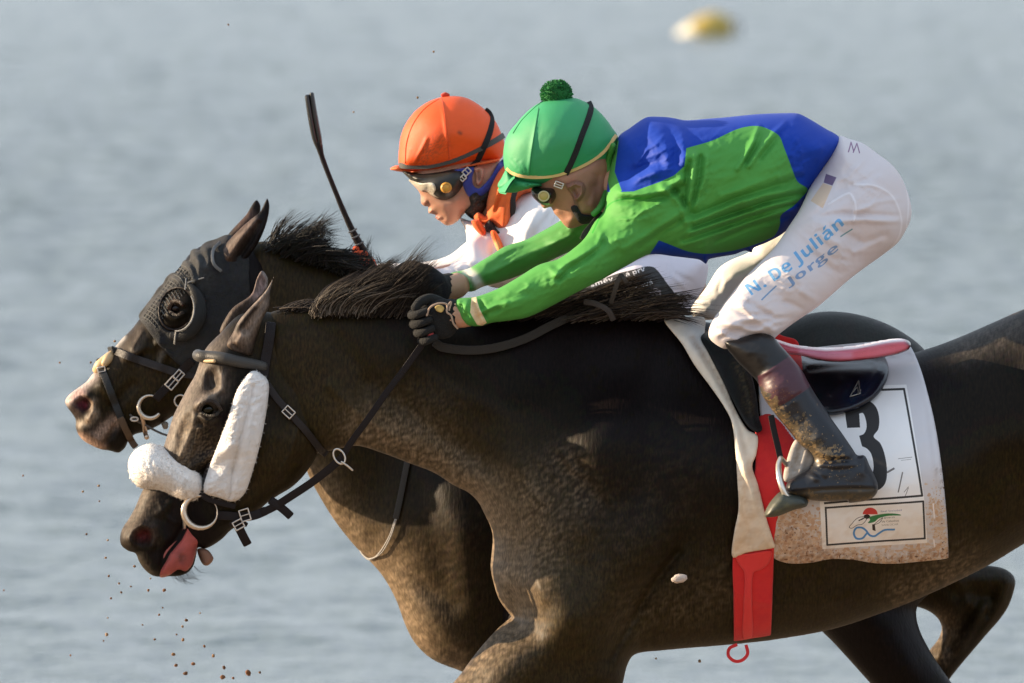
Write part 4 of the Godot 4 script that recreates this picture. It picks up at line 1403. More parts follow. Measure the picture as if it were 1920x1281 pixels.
func build_far_hood() -> void:
	var h := thing("blinker_hood", "black mesh blinker hood with a round leather eye cup on the farther horse", "hood", un(370, 560, Z2 + .1))
	var eye := []
	for k in 20:
		var an := TAU * k / 20
		eye.append(331 + cos(an) * 33 - sin(an) * 4)
		eye.append(579 + sin(an) * 40)
	var a := Acc.new()
	var hood := sheet({"z": Z2, "c": 0.0034, "base": [head2], "lift": .002, "zmin": Z2, "holes": [eye], "col": Color(.020, .0205, .022), "mottle": .3,
		"out": [260, 593, 272, 574, 285, 557, 296, 540, 306, 531, 310, 522, 321, 512, 333, 510, 340, 501, 341, 493, 347, 487, 355, 488, 357, 480, 357, 471, 366, 466, 375, 468, 378, 460, 388, 453, 402, 449, 428, 440, 450, 452, 466, 470, 468, 520, 470, 580, 450, 640, 430, 700, 420, 745, 392, 735, 360, 700, 330, 676, 300, 645, 276, 614],
		"ctl": [[350, 560, .007, .007]], "wrinkle": [[.003, 30.0, 40.0, .7]],
		"feat": [[.012, .007, [362, 470, 375, 490, 372, 520]], [.011, .006, [349, 490, 362, 505, 366, 525]], [-.010, .005, [356, 482, 366, 500, 370, 516]], [.009, .007, [322, 516, 338, 524]], [-.008, .005, [340, 506, 352, 520]], [.007, .007, [385, 460, 392, 480, 388, 500]], [-.006, .005, [378, 468, 384, 490]], [.005, .006, [300, 542, 318, 552]], [.004, .004, [258, 594, 280, 620, 305, 650, 330, 668]]],
		"paint": [[Color(.055, .053, .052), .024, .8, [275, 590, 300, 550, 325, 520, 345, 500], .4, 50.0], [Color(.058, .057, .057), .022, .8, [365, 480, 385, 500, 385, 525], .4, 50.0], [Color(.012, .012, .013), .05, .8, [430, 560, 420, 640]]]})
	add_sheet(a, hood)
	var cl := part(h, "hood_cloth", a, M.rough_cloth)
	a = Acc.new()
	for k in 17:   # the threads of the mesh across the forehead
		var t := k / 16.0
		var p := Vector2(268, 594).lerp(Vector2(340, 497), t)
		strap(a, [p.x, p.y, p.x + 12, p.y + 7, p.x + 24, p.y + 20 + 12 * t], [hood, head2], .0011, .001, .0012, [], Color(.085, .083, .08))
	for k in 6:
		strap(a, [268 + k * 4.5, 596 + k * 3, 300 + k * 4.5, 551 + k * 3, 338 + k * 4.5, 500 + k * 3], [hood, head2], .0009, .001, .001, [], Color(.07, .068, .066))
	part(cl, "mesh_threads", a, M.rough_cloth)
	a = Acc.new()
	var pts := []
	for k in 15:   # the leather cup: a crescent behind the eye
		var an := lerpf(-1.15, 1.9, k / 14.0)
		pts.append(on(333 + cos(an) * 42, 580 + sin(an) * 51, [head2, hood], .007 + .009 * sin(PI * k / 14.0)))
	tube(a, pts, [Vector2(.007, .003), Vector2(.014, .006), Vector2(.0165, .007), Vector2(.015, .006), Vector2(.008, .003)], 12, 1, Color(.013, .013, .014))
	var cup := part(h, "eye_cup", a, M.leather)
	a = Acc.new()
	pts = []
	for k in 15:
		var an := lerpf(-0.6, 1.65, k / 14.0)
		pts.append(on(331 + cos(an) * 33, 579 + sin(an) * 42, [head2, hood], .020))
	tube(a, pts, [.0012, .0022, .0022, .0015], 6, 1, Color(.30, .29, .27))
	tube(a, [on(330, 621, [head2, hood], .018), on(328, 634, [head2, hood], .014), on(327, 645, [head2, hood], .010)], [.0018], 6, 1, Color(.33, .32, .30))
	tube(a, [on(347, 543, [head2, hood], .014), on(349, 522, [head2, hood], .012)], [.0015], 6, 1, Color(.2, .2, .2))
	tube(a, [on(352, 530, [head2, hood], .012), on(382, 521, [head2, hood], .010)], [.0015], 6, 1, Color(.2, .2, .2))
	part(cup, "rim_piping", a, M.leather)
	a = Acc.new()
	pts = []
	for k in 20:
		var an := TAU * k / 19
		pts.append(on(331 + cos(an) * 33 - sin(an) * 4, 579 + sin(an) * 40, [head2], .009))
	tube(a, pts, [.0028], 7, 1, BLACK)
	part(h, "eye_opening_seam", a, M.leather)
	a = Acc.new()
	strap(a, [412, 455, 401, 466, 398, 482, 402, 497, 414, 508], [hood, head2], .0035, .010, .003, [], Color(.14, .14, .14))
	part(h, "ear_opening_seam", a, M.leather)


func build_whip() -> void:
	var h := thing("whip", "black racing whip with a padded flap, held upright above the mane", "whip", un(690, 490, Z2 - .1))
	var z := Z2 - 0.08
	var a := Acc.new()
	tube(a, [un(702, 506, z), un(690, 487, z), un(676, 462, z), un(662, 436, z)], [.0085, .0095, .0095, .008], 10, 4, BLACK)
	part(h, "handle", a, M.leather)
	a = Acc.new()
	for p in [[690, 488], [682, 472], [674, 457], [667, 444], [661, 433]]:
		tube(a, [un(p[0] - 7, p[1] + 3, z + .008), un(p[0], p[1] + 1, z + .0105), un(p[0] + 7, p[1] - 4, z + .008)], [.0022], 6, 2, Color(.11, .11, .115))
	part(h, "grip_band", a, M.shiny)
	a = Acc.new()
	tube(a, [un(663, 438, z), un(645, 398, z), un(628, 357, z), un(614, 322, z), un(603, 292, z), un(597, 268, z)], [.0075, .0062, .0055, .0055, .006, .0085], 10, 5, BLACK, Vector3(0, 0, 1), 0.12)
	part(h, "shaft", a, M.leather)
	for k in 2:
		a = Acc.new()
		var dx := -4.2 + 8.4 * k
		tube(a, [un(600 + dx * .4, 283, z), un(594 + dx, 258, z), un(587 + dx, 222, z), un(580 + dx, 180 - 4 * k, z)], [Vector2(.004, .006), Vector2(.0062, .009), Vector2(.0066, .010), Vector2(.0056, .009)], 10, 4, Color(.02, .02, .021))
		part(h, "flap", a, M.shiny)


func world_loop(px: Array, z: float) -> PackedVector2Array:
	return flat(px, z)


func build_saddle() -> void:
	# number cloth, with its print, lying on the horse's side
	var nc := thing("saddle_cloth", "muddy white saddle cloth printed with a black number 3 and a race meeting emblem", "saddle cloth", un(1620, 900, .3))
	var t := cloth(1400, 640, 1800, 1080, 0.3, 4.0, Color(.80, .79, .80))
	var fz := 0.3
	var L := func(list: Array) -> PackedVector2Array: return flat(list, fz)
	var S := func(list: Array) -> PackedVector2Array: return smooth_loop(flat(list, fz), .002)
	var ink := Color(.19, .185, .19)
	var paper := Color(.93, .925, .92)
	var beige := [Color(.80, .71, .62), Color(.78, .67, .57), Color(.80, .74, .69), Color(.75, .63, .53), Color(.80, .76, .73)]
	specks(t, [1455, 1045, 1530, 1040, 1600, 1046, 1700, 1050, 1775, 1040], .3, 30, 1100, Vector2(1.2, 6.5), beige)
	specks(t, [1455, 960, 1480, 1000, 1520, 1030], .3, 64, 1300, Vector2(1.2, 6.5), beige)
	specks(t, [1755, 930, 1772, 1040], .3, 22, 420, Vector2(1, 5), beige)
	specks(t, [1455, 1050, 1530, 1044, 1600, 1048, 1700, 1056, 1775, 1046], .3, 14, 130, Vector2(.5, 2.6), [Color(.55, .39, .27), Color(.62, .46, .34), Color(.45, .32, .23)])
	specks(t, [1470, 990, 1500, 1020, 1530, 1036], .3, 34, 100, Vector2(.5, 2.6), [Color(.60, .48, .40), Color(.66, .54, .44), Color(.52, .43, .36)])
	specks(t, [1762, 880, 1770, 1040], .3, 8, 22, Vector2(.7, 3.0), [Color(.5, .38, .3), Color(.4, .3, .25)])
	t.poly(L.call([1530, 733, 1703, 726, 1733, 936, 1741, 1022, 1543, 1032, 1537, 944]), paper)
	t.line(L.call([1545, 741, 1698, 734, 1729, 929, 1546, 943]), .0022, ink)
	t.line(L.call([1548, 952, 1731, 940, 1736, 1013, 1552, 1024, 1548, 951]), .0020, ink)
	# the figure 3
	t.poly(S.call([1587, 781, 1588, 768, 1598, 757, 1612, 752, 1630, 755, 1644, 766, 1650, 785, 1648, 806, 1639, 820, 1651, 832, 1659, 853, 1663, 882, 1660, 904, 1649, 917, 1631, 921, 1608, 917, 1594, 902, 1588, 880, 1588, 868, 1588, 868, 1615, 866, 1615, 866, 1617, 884, 1625, 892, 1635, 888, 1638, 874, 1634, 852, 1626, 842, 1617, 838, 1617, 838, 1612, 819, 1612, 819, 1621, 815, 1626, 804, 1625, 790, 1620, 778, 1613, 779, 1613, 779, 1614, 804, 1614, 804, 1590, 805, 1590, 805]), ink)
	# the emblem: sun, rider, horse's head, wave
	var sun_ := []
	for k in 13:
		var an := PI + PI * k / 12.0
		sun_ += [1632 + cos(an) * 14, 965 + sin(an) * 13]
	t.poly(L.call(sun_), Color(.80, .24, .22))
	t.poly(S.call([1620, 968, 1626, 965, 1631, 967, 1632, 971, 1625, 974]), Color(.12, .09, .08))
	t.poly(S.call([1630, 971, 1645, 966, 1668, 963, 1688, 965, 1690, 967, 1665, 968, 1648, 973, 1640, 980, 1628, 982, 1632, 976]), Color(.20, .50, .29))
	t.line(S.call([1626, 972, 1616, 970, 1606, 974, 1598, 983, 1593, 990, 1598, 992, 1608, 986, 1618, 984]), .0006, Color(.25, .23, .22))
	t.line(S.call([1640, 985, 1650, 981, 1655, 972]), .0006, Color(.25, .23, .22))
	for k in 3:
		t.line(L.call([1611 + k * 5, 977 - k * 2.5, 1618 + k * 4, 974 - k * 2.5]), .0012, Color(.15, .14, .14))
	t.poly(L.call([1636, 985, 1641, 984, 1643, 998, 1637, 996]), Color(.18, .12, .10))
	var wv: Array = [1626, 1003, 1618, 1012, 1607, 1012, 1602, 1002, 1606, 992, 1616, 991, 1624, 996, 1632, 1006, 1641, 1008, 1650, 1002, 1660, 996, 1678, 995]
	t.line(smooth_loop(flat(wv, fz), .002, false), .0021, Color(.30, .56, .82))
	letter(t, "Real Sociedad", Vector2(1652, 961), Vector2(1691, 958), 3.2, Color(.5, .5, .68), false, fz)
	letter(t, "Carreras", Vector2(1654, 974), Vector2(1678, 972), 3.6, Color(.35, .34, .35), false, fz)
	letter(t, "de Caballos", Vector2(1654, 981), Vector2(1686, 979), 3.6, Color(.35, .34, .35), false, fz)
	letter(t, "SANLÚCAR", Vector2(1654, 988), Vector2(1685, 986), 3.4, Color(.55, .53, .52), false, fz)
	for e in [[1692, 885, 1684, 922, .0013], [1664, 885, 1676, 878, .002], [1684, 860, 1710, 857, .0005], [1690, 863, 1708, 861, .0004], [1695, 922, 1703, 912, .0006], [1697, 930, 1703, 914, .0006]]:
		t.line(L.call([e[0], e[1], e[2], e[3]]), e[4], Color(.45, .43, .42))
	# stitching along the rear edge
	for e in [[1750, 945, 1753, 973], [1753, 1016, 1755, 1030]]:
		t.line(L.call(e), .0016, Color(.93, .92, .93))
	var mud := Color(.86, .66, .48)
	var wrk := [[.0035, 3.0, 9.0, .1], [.0012, 20.0, 30.0, .4]]
	sheet_part(nc, "number_cloth", {"z": 0.3, "c": 0.005, "base": [body1], "lift": .010, "soft": 2,
		"out": [1430, 690, 1500, 668, 1600, 655, 1690, 650, 1712, 657, 1728, 690, 1742, 740, 1755, 800, 1765, 870, 1772, 930, 1778, 990, 1782, 1050, 1782, 1053, 1740, 1058, 1680, 1063, 1640, 1061, 1600, 1054, 1560, 1052, 1520, 1059, 1480, 1060, 1452, 1050, 1450, 1040, 1440, 900],
		"ctl": [[1600, 850, .004, .004]], "wrinkle": wrk,
		"feat": [[.006, .02, [1480, 1055, 1530, 1050]], [.007, .02, [1640, 1055, 1700, 1058]], [-.004, .02, [1580, 1048]], [.003, .006, [1745, 760, 1760, 900, 1768, 1040]], [-.002, .004, [1735, 760, 1749, 900, 1756, 1040]]],
		"paint": [[mud, .050, .6, [1455, 1050, 1500, 1050, 1560, 1046, 1640, 1054, 1720, 1050, 1775, 1045], .6, 30.0], [mud, .06, .6, [1460, 950, 1470, 1000, 1500, 1020], .6, 25.0], [Color(.30, .18, .09), .018, .75, [1460, 1050, 1560, 1046, 1640, 1056, 1770, 1046], .97, 70.0], [Color(.34, .21, .12), .04, .6, [1480, 1000, 1520, 1030], .97, 55.0],
			[mud, .016, .6, [1764, 960, 1772, 1040], .7, 50.0], [Color(.35, .24, .16), .008, .7, [1760, 880, 1766, 910], .95, 120.0], [Color(.8, .68, .56), .06, .5, [1600, 1000, 1700, 1000], .9, 20.0], [Color(.75, .62, .5), .04, .4, [1560, 900, 1600, 930], .9, 40.0]]},
		mat(Color.WHITE, 0.75, 0.0, {"tex": tex(t), "rim": .2}), "", t.frame)
	# girth
	var g := thing("girth", "bright red girth strapped round the nearer horse's belly", "girth", un(1415, 1100, .3))
	var gs := sheet_part(g, "strap", {"z": 0.3, "c": 0.004, "base": [body1], "lift": .012, "soft": 2, "col": Color(.60, .012, .014), "mottle": .12,
		"out": [1420, 790, 1448, 780, 1492, 828, 1490, 850, 1482, 900, 1462, 960, 1454, 1010, 1451, 1100, 1449, 1200, 1449, 1203, 1415, 1209, 1379, 1215, 1379, 1212, 1377, 1130, 1376, 1040, 1398, 950, 1416, 880],
		"ctl": [[1420, 1000, .0035, .004]], "wrinkle": [[.001, 60.0, 20.0, 0.0]]}, M.cloth)
	var a := Acc.new()
	add_sheet(a, sheet({"z": 0.3, "c": 0.0032, "base": [gs], "lift": .003, "col": Color(.70, .035, .03), "out": [1380, 1046, 1410, 1040, 1447, 1036, 1443, 1058, 1428, 1072, 1414, 1078, 1412, 1140, 1413, 1206, 1397, 1209, 1396, 1140, 1397, 1078, 1388, 1064], "ctl": [[1400, 1060, .003, .003]], "feat": [[.0015, .004, [1384, 1052, 1395, 1068, 1404, 1076, 1404, 1205]]]}))
	part(g, "buckle_guard", a, M.cloth)
	a = Acc.new()
	var lp := []
	for p in [[1399, 1210, .20], [1402, 1226, .21], [1392, 1238, .22], [1378, 1240, .22], [1366, 1230, .215], [1368, 1216, .20], [1382, 1209, .19]]:
		lp.append(un(p[0], p[1], p[2] - .05))
	tube(a, lp, [Vector2(.0035, .0012)], 8, 4, Color(.62, .02, .02), Vector3(0, 0, 1), 0.0, true)
	part(g, "loop", a, M.cloth)
	# pale saddle pad in front of the flap
	var pd := thing("saddle_pad", "cream cotton pad hanging in folds in front of the saddle flap", "saddle pad", un(1400, 900, .3))
	var pad := Color(.84, .73, .59)
	sheet_part(pd, "pad_cloth", {"z": 0.25, "c": 0.0045, "base": [body1], "lift": .020, "soft": 2, "col": pad, "mottle": .12,
		"out": [1246, 606, 1262, 602, 1290, 602, 1324, 604, 1324, 640, 1336, 662, 1356, 712, 1380, 770, 1402, 806, 1420, 816, 1418, 850, 1410, 872, 1420, 905, 1438, 975, 1453, 1022, 1453, 1026, 1400, 1037, 1374, 1046, 1376, 1000, 1384, 955, 1382, 900, 1378, 840, 1372, 792, 1358, 764, 1334, 730, 1304, 690, 1280, 650],
		"ctl": [[1380, 850, .005, .006]], "wrinkle": [[.003, 8.0, 30.0, 1.2]],
		"feat": [[.010, .012, [1290, 640, 1330, 700, 1366, 765, 1384, 830, 1395, 890, 1410, 960]], [-.008, .008, [1302, 640, 1345, 710, 1378, 770, 1398, 840]], [.010, .014, [1402, 880, 1420, 960, 1440, 1020]], [-.006, .010, [1392, 900, 1402, 980, 1410, 1030]]],
		"paint": [[Color(.60, .41, .25), .05, .7, [1385, 1030, 1400, 960, 1395, 900], .5, 30.0], [Color(.58, .40, .25), .03, .7, [1400, 1020, 1440, 1015], .4, 30.0], [Color(.70, .69, .69), .03, .9, [1305, 612, 1312, 640]], [Color(.45, .28, .17), .006, .6, [1300, 640, 1345, 705, 1378, 775], .5, 60.0]]}, M.cloth)
	# saddle
	var s := thing("racing_saddle", "small black racing saddle with a pink edged seat and a dark blue pouch", "saddle", un(1540, 700, .25))
	sheet_part(s, "front_flap", {"z": 0.28, "c": 0.004, "base": [body1], "lift": .030, "soft": 2, "col": Color(.013, .012, .012), "mottle": .3,
		"out": [1316, 640, 1330, 630, 1352, 634, 1380, 650, 1402, 682, 1418, 735, 1424, 785, 1430, 806, 1420, 812, 1402, 800, 1378, 760, 1350, 706, 1328, 664],
		"ctl": [[1380, 720, .008, .014]], "feat": [[.006, .006, [1350, 640, 1385, 672, 1405, 730, 1416, 790]]], "paint": [[Color(.13, .09, .045), .012, .6, [1385, 690, 1400, 730, 1408, 770], .9, 90.0]]}, M.leather)
	a = Acc.new()
	var zt := .16
	var seat := sheet({"z": 0.10, "c": 0.003, "soft": 2, "col": Color(.50, .09, .13),
		"out": [1440, 632, 1490, 644, 1545, 649, 1600, 645, 1650, 636, 1685, 632, 1703, 637, 1706, 645, 1698, 655, 1670, 664, 1620, 671, 1570, 675, 1530, 672, 1500, 664, 1450, 656],
		"ctl": [[1480, 650, .07, .007, .08], [1600, 655, .08, .007, .09], [1690, 645, .06, .007, .08]],
		"paint": [[Color(.85, .80, .81), .0035, .95, [1500, 644, 1545, 649, 1600, 645, 1650, 636, 1690, 632]], [Color(.62, .12, .17), .008, .9, [1580, 662, 1640, 656, 1690, 646]], [Color(.56, .22, .33), .007, .8, [1500, 655, 1545, 660, 1590, 660]], [Color(.015, .013, .014), .0065, .97, [1510, 670, 1570, 677, 1620, 673, 1670, 666, 1700, 655, 1707, 644, 1700, 635]]]})
	add_sheet(a, seat)
	part(s, "seat", a, M.shiny)
	sheet_part(s, "pouch", {"z": 0.28, "c": 0.0035, "base": [body1], "lift": .022, "soft": 2, "col": Color(.008, .009, .013), "mottle": .2,
		"out": [1490, 672, 1520, 672, 1560, 676, 1610, 674, 1655, 668, 1667, 682, 1670, 702, 1664, 722, 1648, 744, 1622, 764, 1590, 776, 1556, 782, 1535, 776, 1515, 740],
		"ctl": [[1590, 715, .026, .02]], "feat": [[.006, .005, [1518, 690, 1560, 684, 1610, 680, 1640, 684]], [-.005, .004, [1520, 700, 1570, 694, 1640, 690]], [.004, .005, [1620, 740, 1640, 715, 1650, 700]], [.005, .008, [1560, 740, 1580, 720]], [-.005, .006, [1590, 745, 1605, 720]], [.003, .004, [1540, 778, 1590, 770, 1640, 742, 1662, 705]]],
		"paint": [[Color(.045, .047, .05), .008, .8, [1520, 694, 1570, 688, 1630, 685], .5, 90.0], [Color(.010, .017, .038), .02, .8, [1600, 750, 1640, 710]]]}, M.shiny)
	a = Acc.new()
	var mark := []
	for p in [[1594, 744], [1610, 714], [1613, 738], [1596, 743]]:
		mark.append(on(p[0], p[1], [body1], .052))
	for k in 3:
		tube(a, [mark[k], mark[k + 1]], [.0011], 6, 1, Color(.45, .42, .38))
	tube(a, [on(1600, 735, [body1], .053), on(1608, 726, [body1], .053), on(1610, 740, [body1], .053), on(1614, 731, [body1], .053)], [.0010], 6, 2, Color(.45, .42, .38))
	part(s, "emblem", a, M.metal)
	sheet_part(s, "red_strap", {"z": 0.24, "c": 0.0032, "base": [body1], "lift": .045, "soft": 1, "col": Color(.62, .012, .014),
		"out": [1446, 624, 1470, 636, 1497, 645, 1504, 664, 1506, 700, 1490, 690, 1468, 660], "ctl": [[1480, 660, .004, .005]]}, M.cloth)
	# stirrup
	var st := thing("stirrup", "pale metal stirrup hanging from a black leather beside the red girth", "stirrup", un(1465, 920, .36))
	a = Acc.new()
	strap(a, [1446, 780, 1452, 810, 1458, 835, 1464, 862], [], .0065, 0, .003, [.335, .34, .345, .35], BLACK)
	part(st, "stirrup_leather", a, M.leather)
	a = Acc.new()
	tube(a, [un(1464, 858, .355), un(1460, 872, .365), un(1461, 892, .385), un(1466, 912, .395), un(1475, 930, .395), un(1486, 935, .39)], [.0045, .006, .0065, .0065, .0065, .005], 10, 5, Color(.72, .66, .58))
	tube(a, [un(1464, 858, .352), un(1475, 872, .34), un(1488, 895, .325), un(1496, 920, .325)], [.0045, .005, .005], 10, 5, Color(.5, .45, .4))
	part(st, "iron", a, M.metal)
	a = Acc.new()
	add_sheet(a, sheet({"z": 0.37, "c": 0.003, "col": Color(.035, .042, .036), "mottle": .3, "out": [1434, 968, 1438, 952, 1452, 932, 1466, 921, 1485, 926, 1505, 930, 1516, 940, 1512, 950, 1490, 956, 1462, 967, 1446, 970], "ctl": [[1470, 945, .04, .016]], "paint": [[Color(.14, .13, .06), .018, .6, [1445, 958, 1470, 945], .7, 60.0]]}))
	part(st, "tread", a, M.rubber)
	a = Acc.new()
	add_sheet(a, sheet({"z": 0.335, "c": 0.003, "col": Color(.46, .42, .38), "mottle": .2, "out": [1490, 826, 1508, 828, 1524, 846, 1528, 866, 1508, 890, 1486, 904, 1470, 902, 1472, 876], "ctl": [[1500, 870, .012, .016]], "feat": [[-.006, .006, [1500, 840, 1490, 880]], [.005, .006, [1512, 846, 1500, 884]]], "paint": [[Color(.25, .19, .12), .02, .5, [1480, 890, 1500, 850], .9, 60.0]]}))
	part(st, "stirrup_pad", a, M.cloth)


# ---------------------------------------------------------------- riders
const FLESH := Color(.50, .26, .17)


func fist(acc: Acc, ctr: Vector3, f: Vector3, up: Vector3, out: Vector3, k: float, col: Color) -> void:
	# a hand closed on the rein: palm, four fingers bent at the knuckles, and the thumb laid over them
	var palm := Basis(f, up, out)
	ball(acc, ctr - f * .012 * k, Vector3(.040, .042, .021) * k, .08, 3.0, col, 12, 16, palm)
	var long := [.9, 1.0, .96, .8]
	for n in 4:
		var a := ctr + up * (.030 - .0195 * n) * k + f * .022 * k + out * .012 * k
		var l: float = long[n]
		tube(acc, [a - f * .012 * k, a + f * .014 * l * k + out * .006 * k, a + f * .026 * l * k - out * .010 * k, a + f * .014 * l * k - out * .032 * k, a - f * .010 * k - out * .034 * k], [.0092 * k, .0098 * k, .0092 * k, .0086 * k, .0075 * k], 10, 4, col)
	tube(acc, [ctr - f * .030 * k + up * .020 * k + out * .008 * k, ctr - f * .004 * k + up * .046 * k + out * .006 * k, ctr + f * .020 * k + up * .050 * k - out * .004 * k, ctr + f * .036 * k + up * .042 * k - out * .010 * k], [.0135 * k, .0115 * k, .0100 * k, .0085 * k], 10, 4, col)


func build_near_rider() -> void:
	var r := thing("person", "crouching jockey in a green and blue shirt, white breeches and a green pompom cap", "person", Vector3(0.6, 0.9, Z1))
	# the body: head, neck, trunk, arms, legs in one
	var a := Acc.new()
	var face := sheet({"z": 0.0, "c": 0.0025, "soft": 5, "col": Color(.36, .175, .11), "mottle": .16,  # skin darkened to paint the shade under the cap
		"out": [1000, 310, 1050, 285, 1130, 270, 1150, 300, 1146, 340, 1140, 375, 1130, 400, 1112, 414, 1092, 422, 1078, 427, 1066, 428, 1057, 421, 1051, 413, 1046, 407, 1040, 401, 1036, 393, 1033, 388, 1028, 389, 1020, 391, 1014, 384, 1008, 372, 1002, 350],
		"ctl": [[1060, 320, .080, .07, 0], [1020, 370, .055, .05, 0], [1060, 400, .050, .045, 0], [1100, 370, .070, .06, 0], [1130, 340, .062, .06, 0]],
		"feat": [[-.006, .008, [1050, 392, 1060, 408]], [.005, .012, [1045, 395]], [-.006, .010, [1098, 385, 1112, 350]], [.004, .008, [1060, 415, 1085, 410, 1098, 385]], [-.005, .008, [1122, 330, 1120, 380]]],
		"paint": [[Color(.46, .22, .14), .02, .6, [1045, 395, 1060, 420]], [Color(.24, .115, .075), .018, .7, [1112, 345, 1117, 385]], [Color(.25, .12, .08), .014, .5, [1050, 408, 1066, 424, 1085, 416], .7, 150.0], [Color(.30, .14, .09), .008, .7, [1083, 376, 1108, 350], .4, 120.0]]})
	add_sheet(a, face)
	tube(a, [un(1130, 350, 0), un(1200, 330, 0), un(1320, 340, 0), un(1450, 330, 0), un(1580, 350, -.03)], [.04, Vector2(.06, .08), Vector2(.08, .11), Vector2(.07, .09), Vector2(.05, .06)], 16, 4, FLESH)
	tube(a, [un(1260, 380, .10), un(1160, 445, .125), un(1090, 494, .15), un(1010, 538, .152), un(930, 570, .145), un(850, 590, .138)], [.04, .034, .026, .022, .017, .022], 12, 4, FLESH)
	tube(a, [un(1160, 410, -.10), un(1060, 442, -.12), un(970, 486, -.12), un(895, 520, -.10), un(846, 536, -.07)], [.034, .030, .025, .018, .016], 12, 4, FLESH)
	tube(a, [un(1630, 380, .02), un(1545, 470, .12), un(1452, 540, .19), un(1392, 606, .26), un(1425, 665, .295), un(1482, 755, .325), un(1572, 870, .36), un(1530, 905, .365)], [.05, .045, .04, .03, .03, .026, .022, .018], 12, 4, FLESH)
	tube(a, [un(1600, 380, -.10), un(1530, 420, -.2), un(1450, 478, -.2), un(1378, 530, -.2), un(1345, 570, -.2), un(1400, 660, -.26), un(1480, 750, -.3), un(1565, 870, -.3)], [.05, .04, .03, .024, .014, .02, .024, .022], 12, 4, FLESH)
	tube(a, [un(846, 588, .14), un(862, 592, .138), un(880, 588, .136)], [Vector2(.027, .022), Vector2(.026, .021), Vector2(.027, .022)], 12, 3, Color(.52, .27, .17))
	part(r, "body", a, M.skin)
	a = Acc.new()   # ear, laid flat under the cap, whose shade is painted into its colour
	add_sheet(a, sheet({"z": 0.0, "c": 0.002, "base": [face], "lift": .004, "col": Color(.22, .105, .07), "out": [1062, 347, 1070, 340, 1082, 337, 1093, 341, 1098, 350, 1096, 362, 1090, 372, 1083, 377, 1077, 374, 1073, 365, 1066, 357], "ctl": [[1080, 356, .007, .008]], "feat": [[.005, .003, [1066, 350, 1078, 343, 1090, 347, 1090, 362, 1082, 371]], [-.006, .004, [1076, 356, 1080, 364]]], "paint": [[Color(.16, .07, .05), .006, .8, [1077, 358, 1080, 366]]]}))
	part(r, "ear", a, M.skin)
	# breeches
	var z := 0.1
	var t := cloth(1290, 240, 1730, 670, z, 3.0, Color(.82, .785, .79))
	letter(t, "N. De Julián", Vector2(1406, 547), Vector2(1581, 418), 22.0, Color(.40, .63, .80), true, z, 8.0)
	letter(t, "Jorge", Vector2(1474, 531), Vector2(1571, 463), 15.0, Color(.47, .58, .72), true, z, 3.0)
	t.line(flat([1425, 555, 1452, 530], z), .0016, Color(.45, .57, .70))
	t.line(flat([1574, 440, 1596, 427], z), .0014, Color(.40, .55, .56))
	t.poly(flat([1549, 326, 1568, 332, 1560, 347, 1544, 342], z), Color(.42, .35, .48))
	t.poly(flat([1543, 343, 1560, 348, 1541, 388, 1519, 375], z), Color(.82, .72, .62))
	for e in [[1591, 285, 1597, 268], [1597, 268, 1601, 284], [1600, 286, 1608, 270], [1608, 270, 1612, 287]]:
		t.line(flat(e, z), .0012, Color(.50, .35, .48))
	for e in [[1600, 344, 1638, 346, 1668, 362, 1684, 388, 1690, 420, 1682, 450, 1650, 485, 1600, 522, 1545, 560, 1500, 590], [1552, 380, 1590, 360, 1600, 372, 1603, 395, 1598, 412], [1698, 330, 1704, 380, 1700, 430]]:
		t.line(smooth_loop(flat(e, z), .006, false), .0020, Color(.87, .84, .85))
	a = Acc.new()
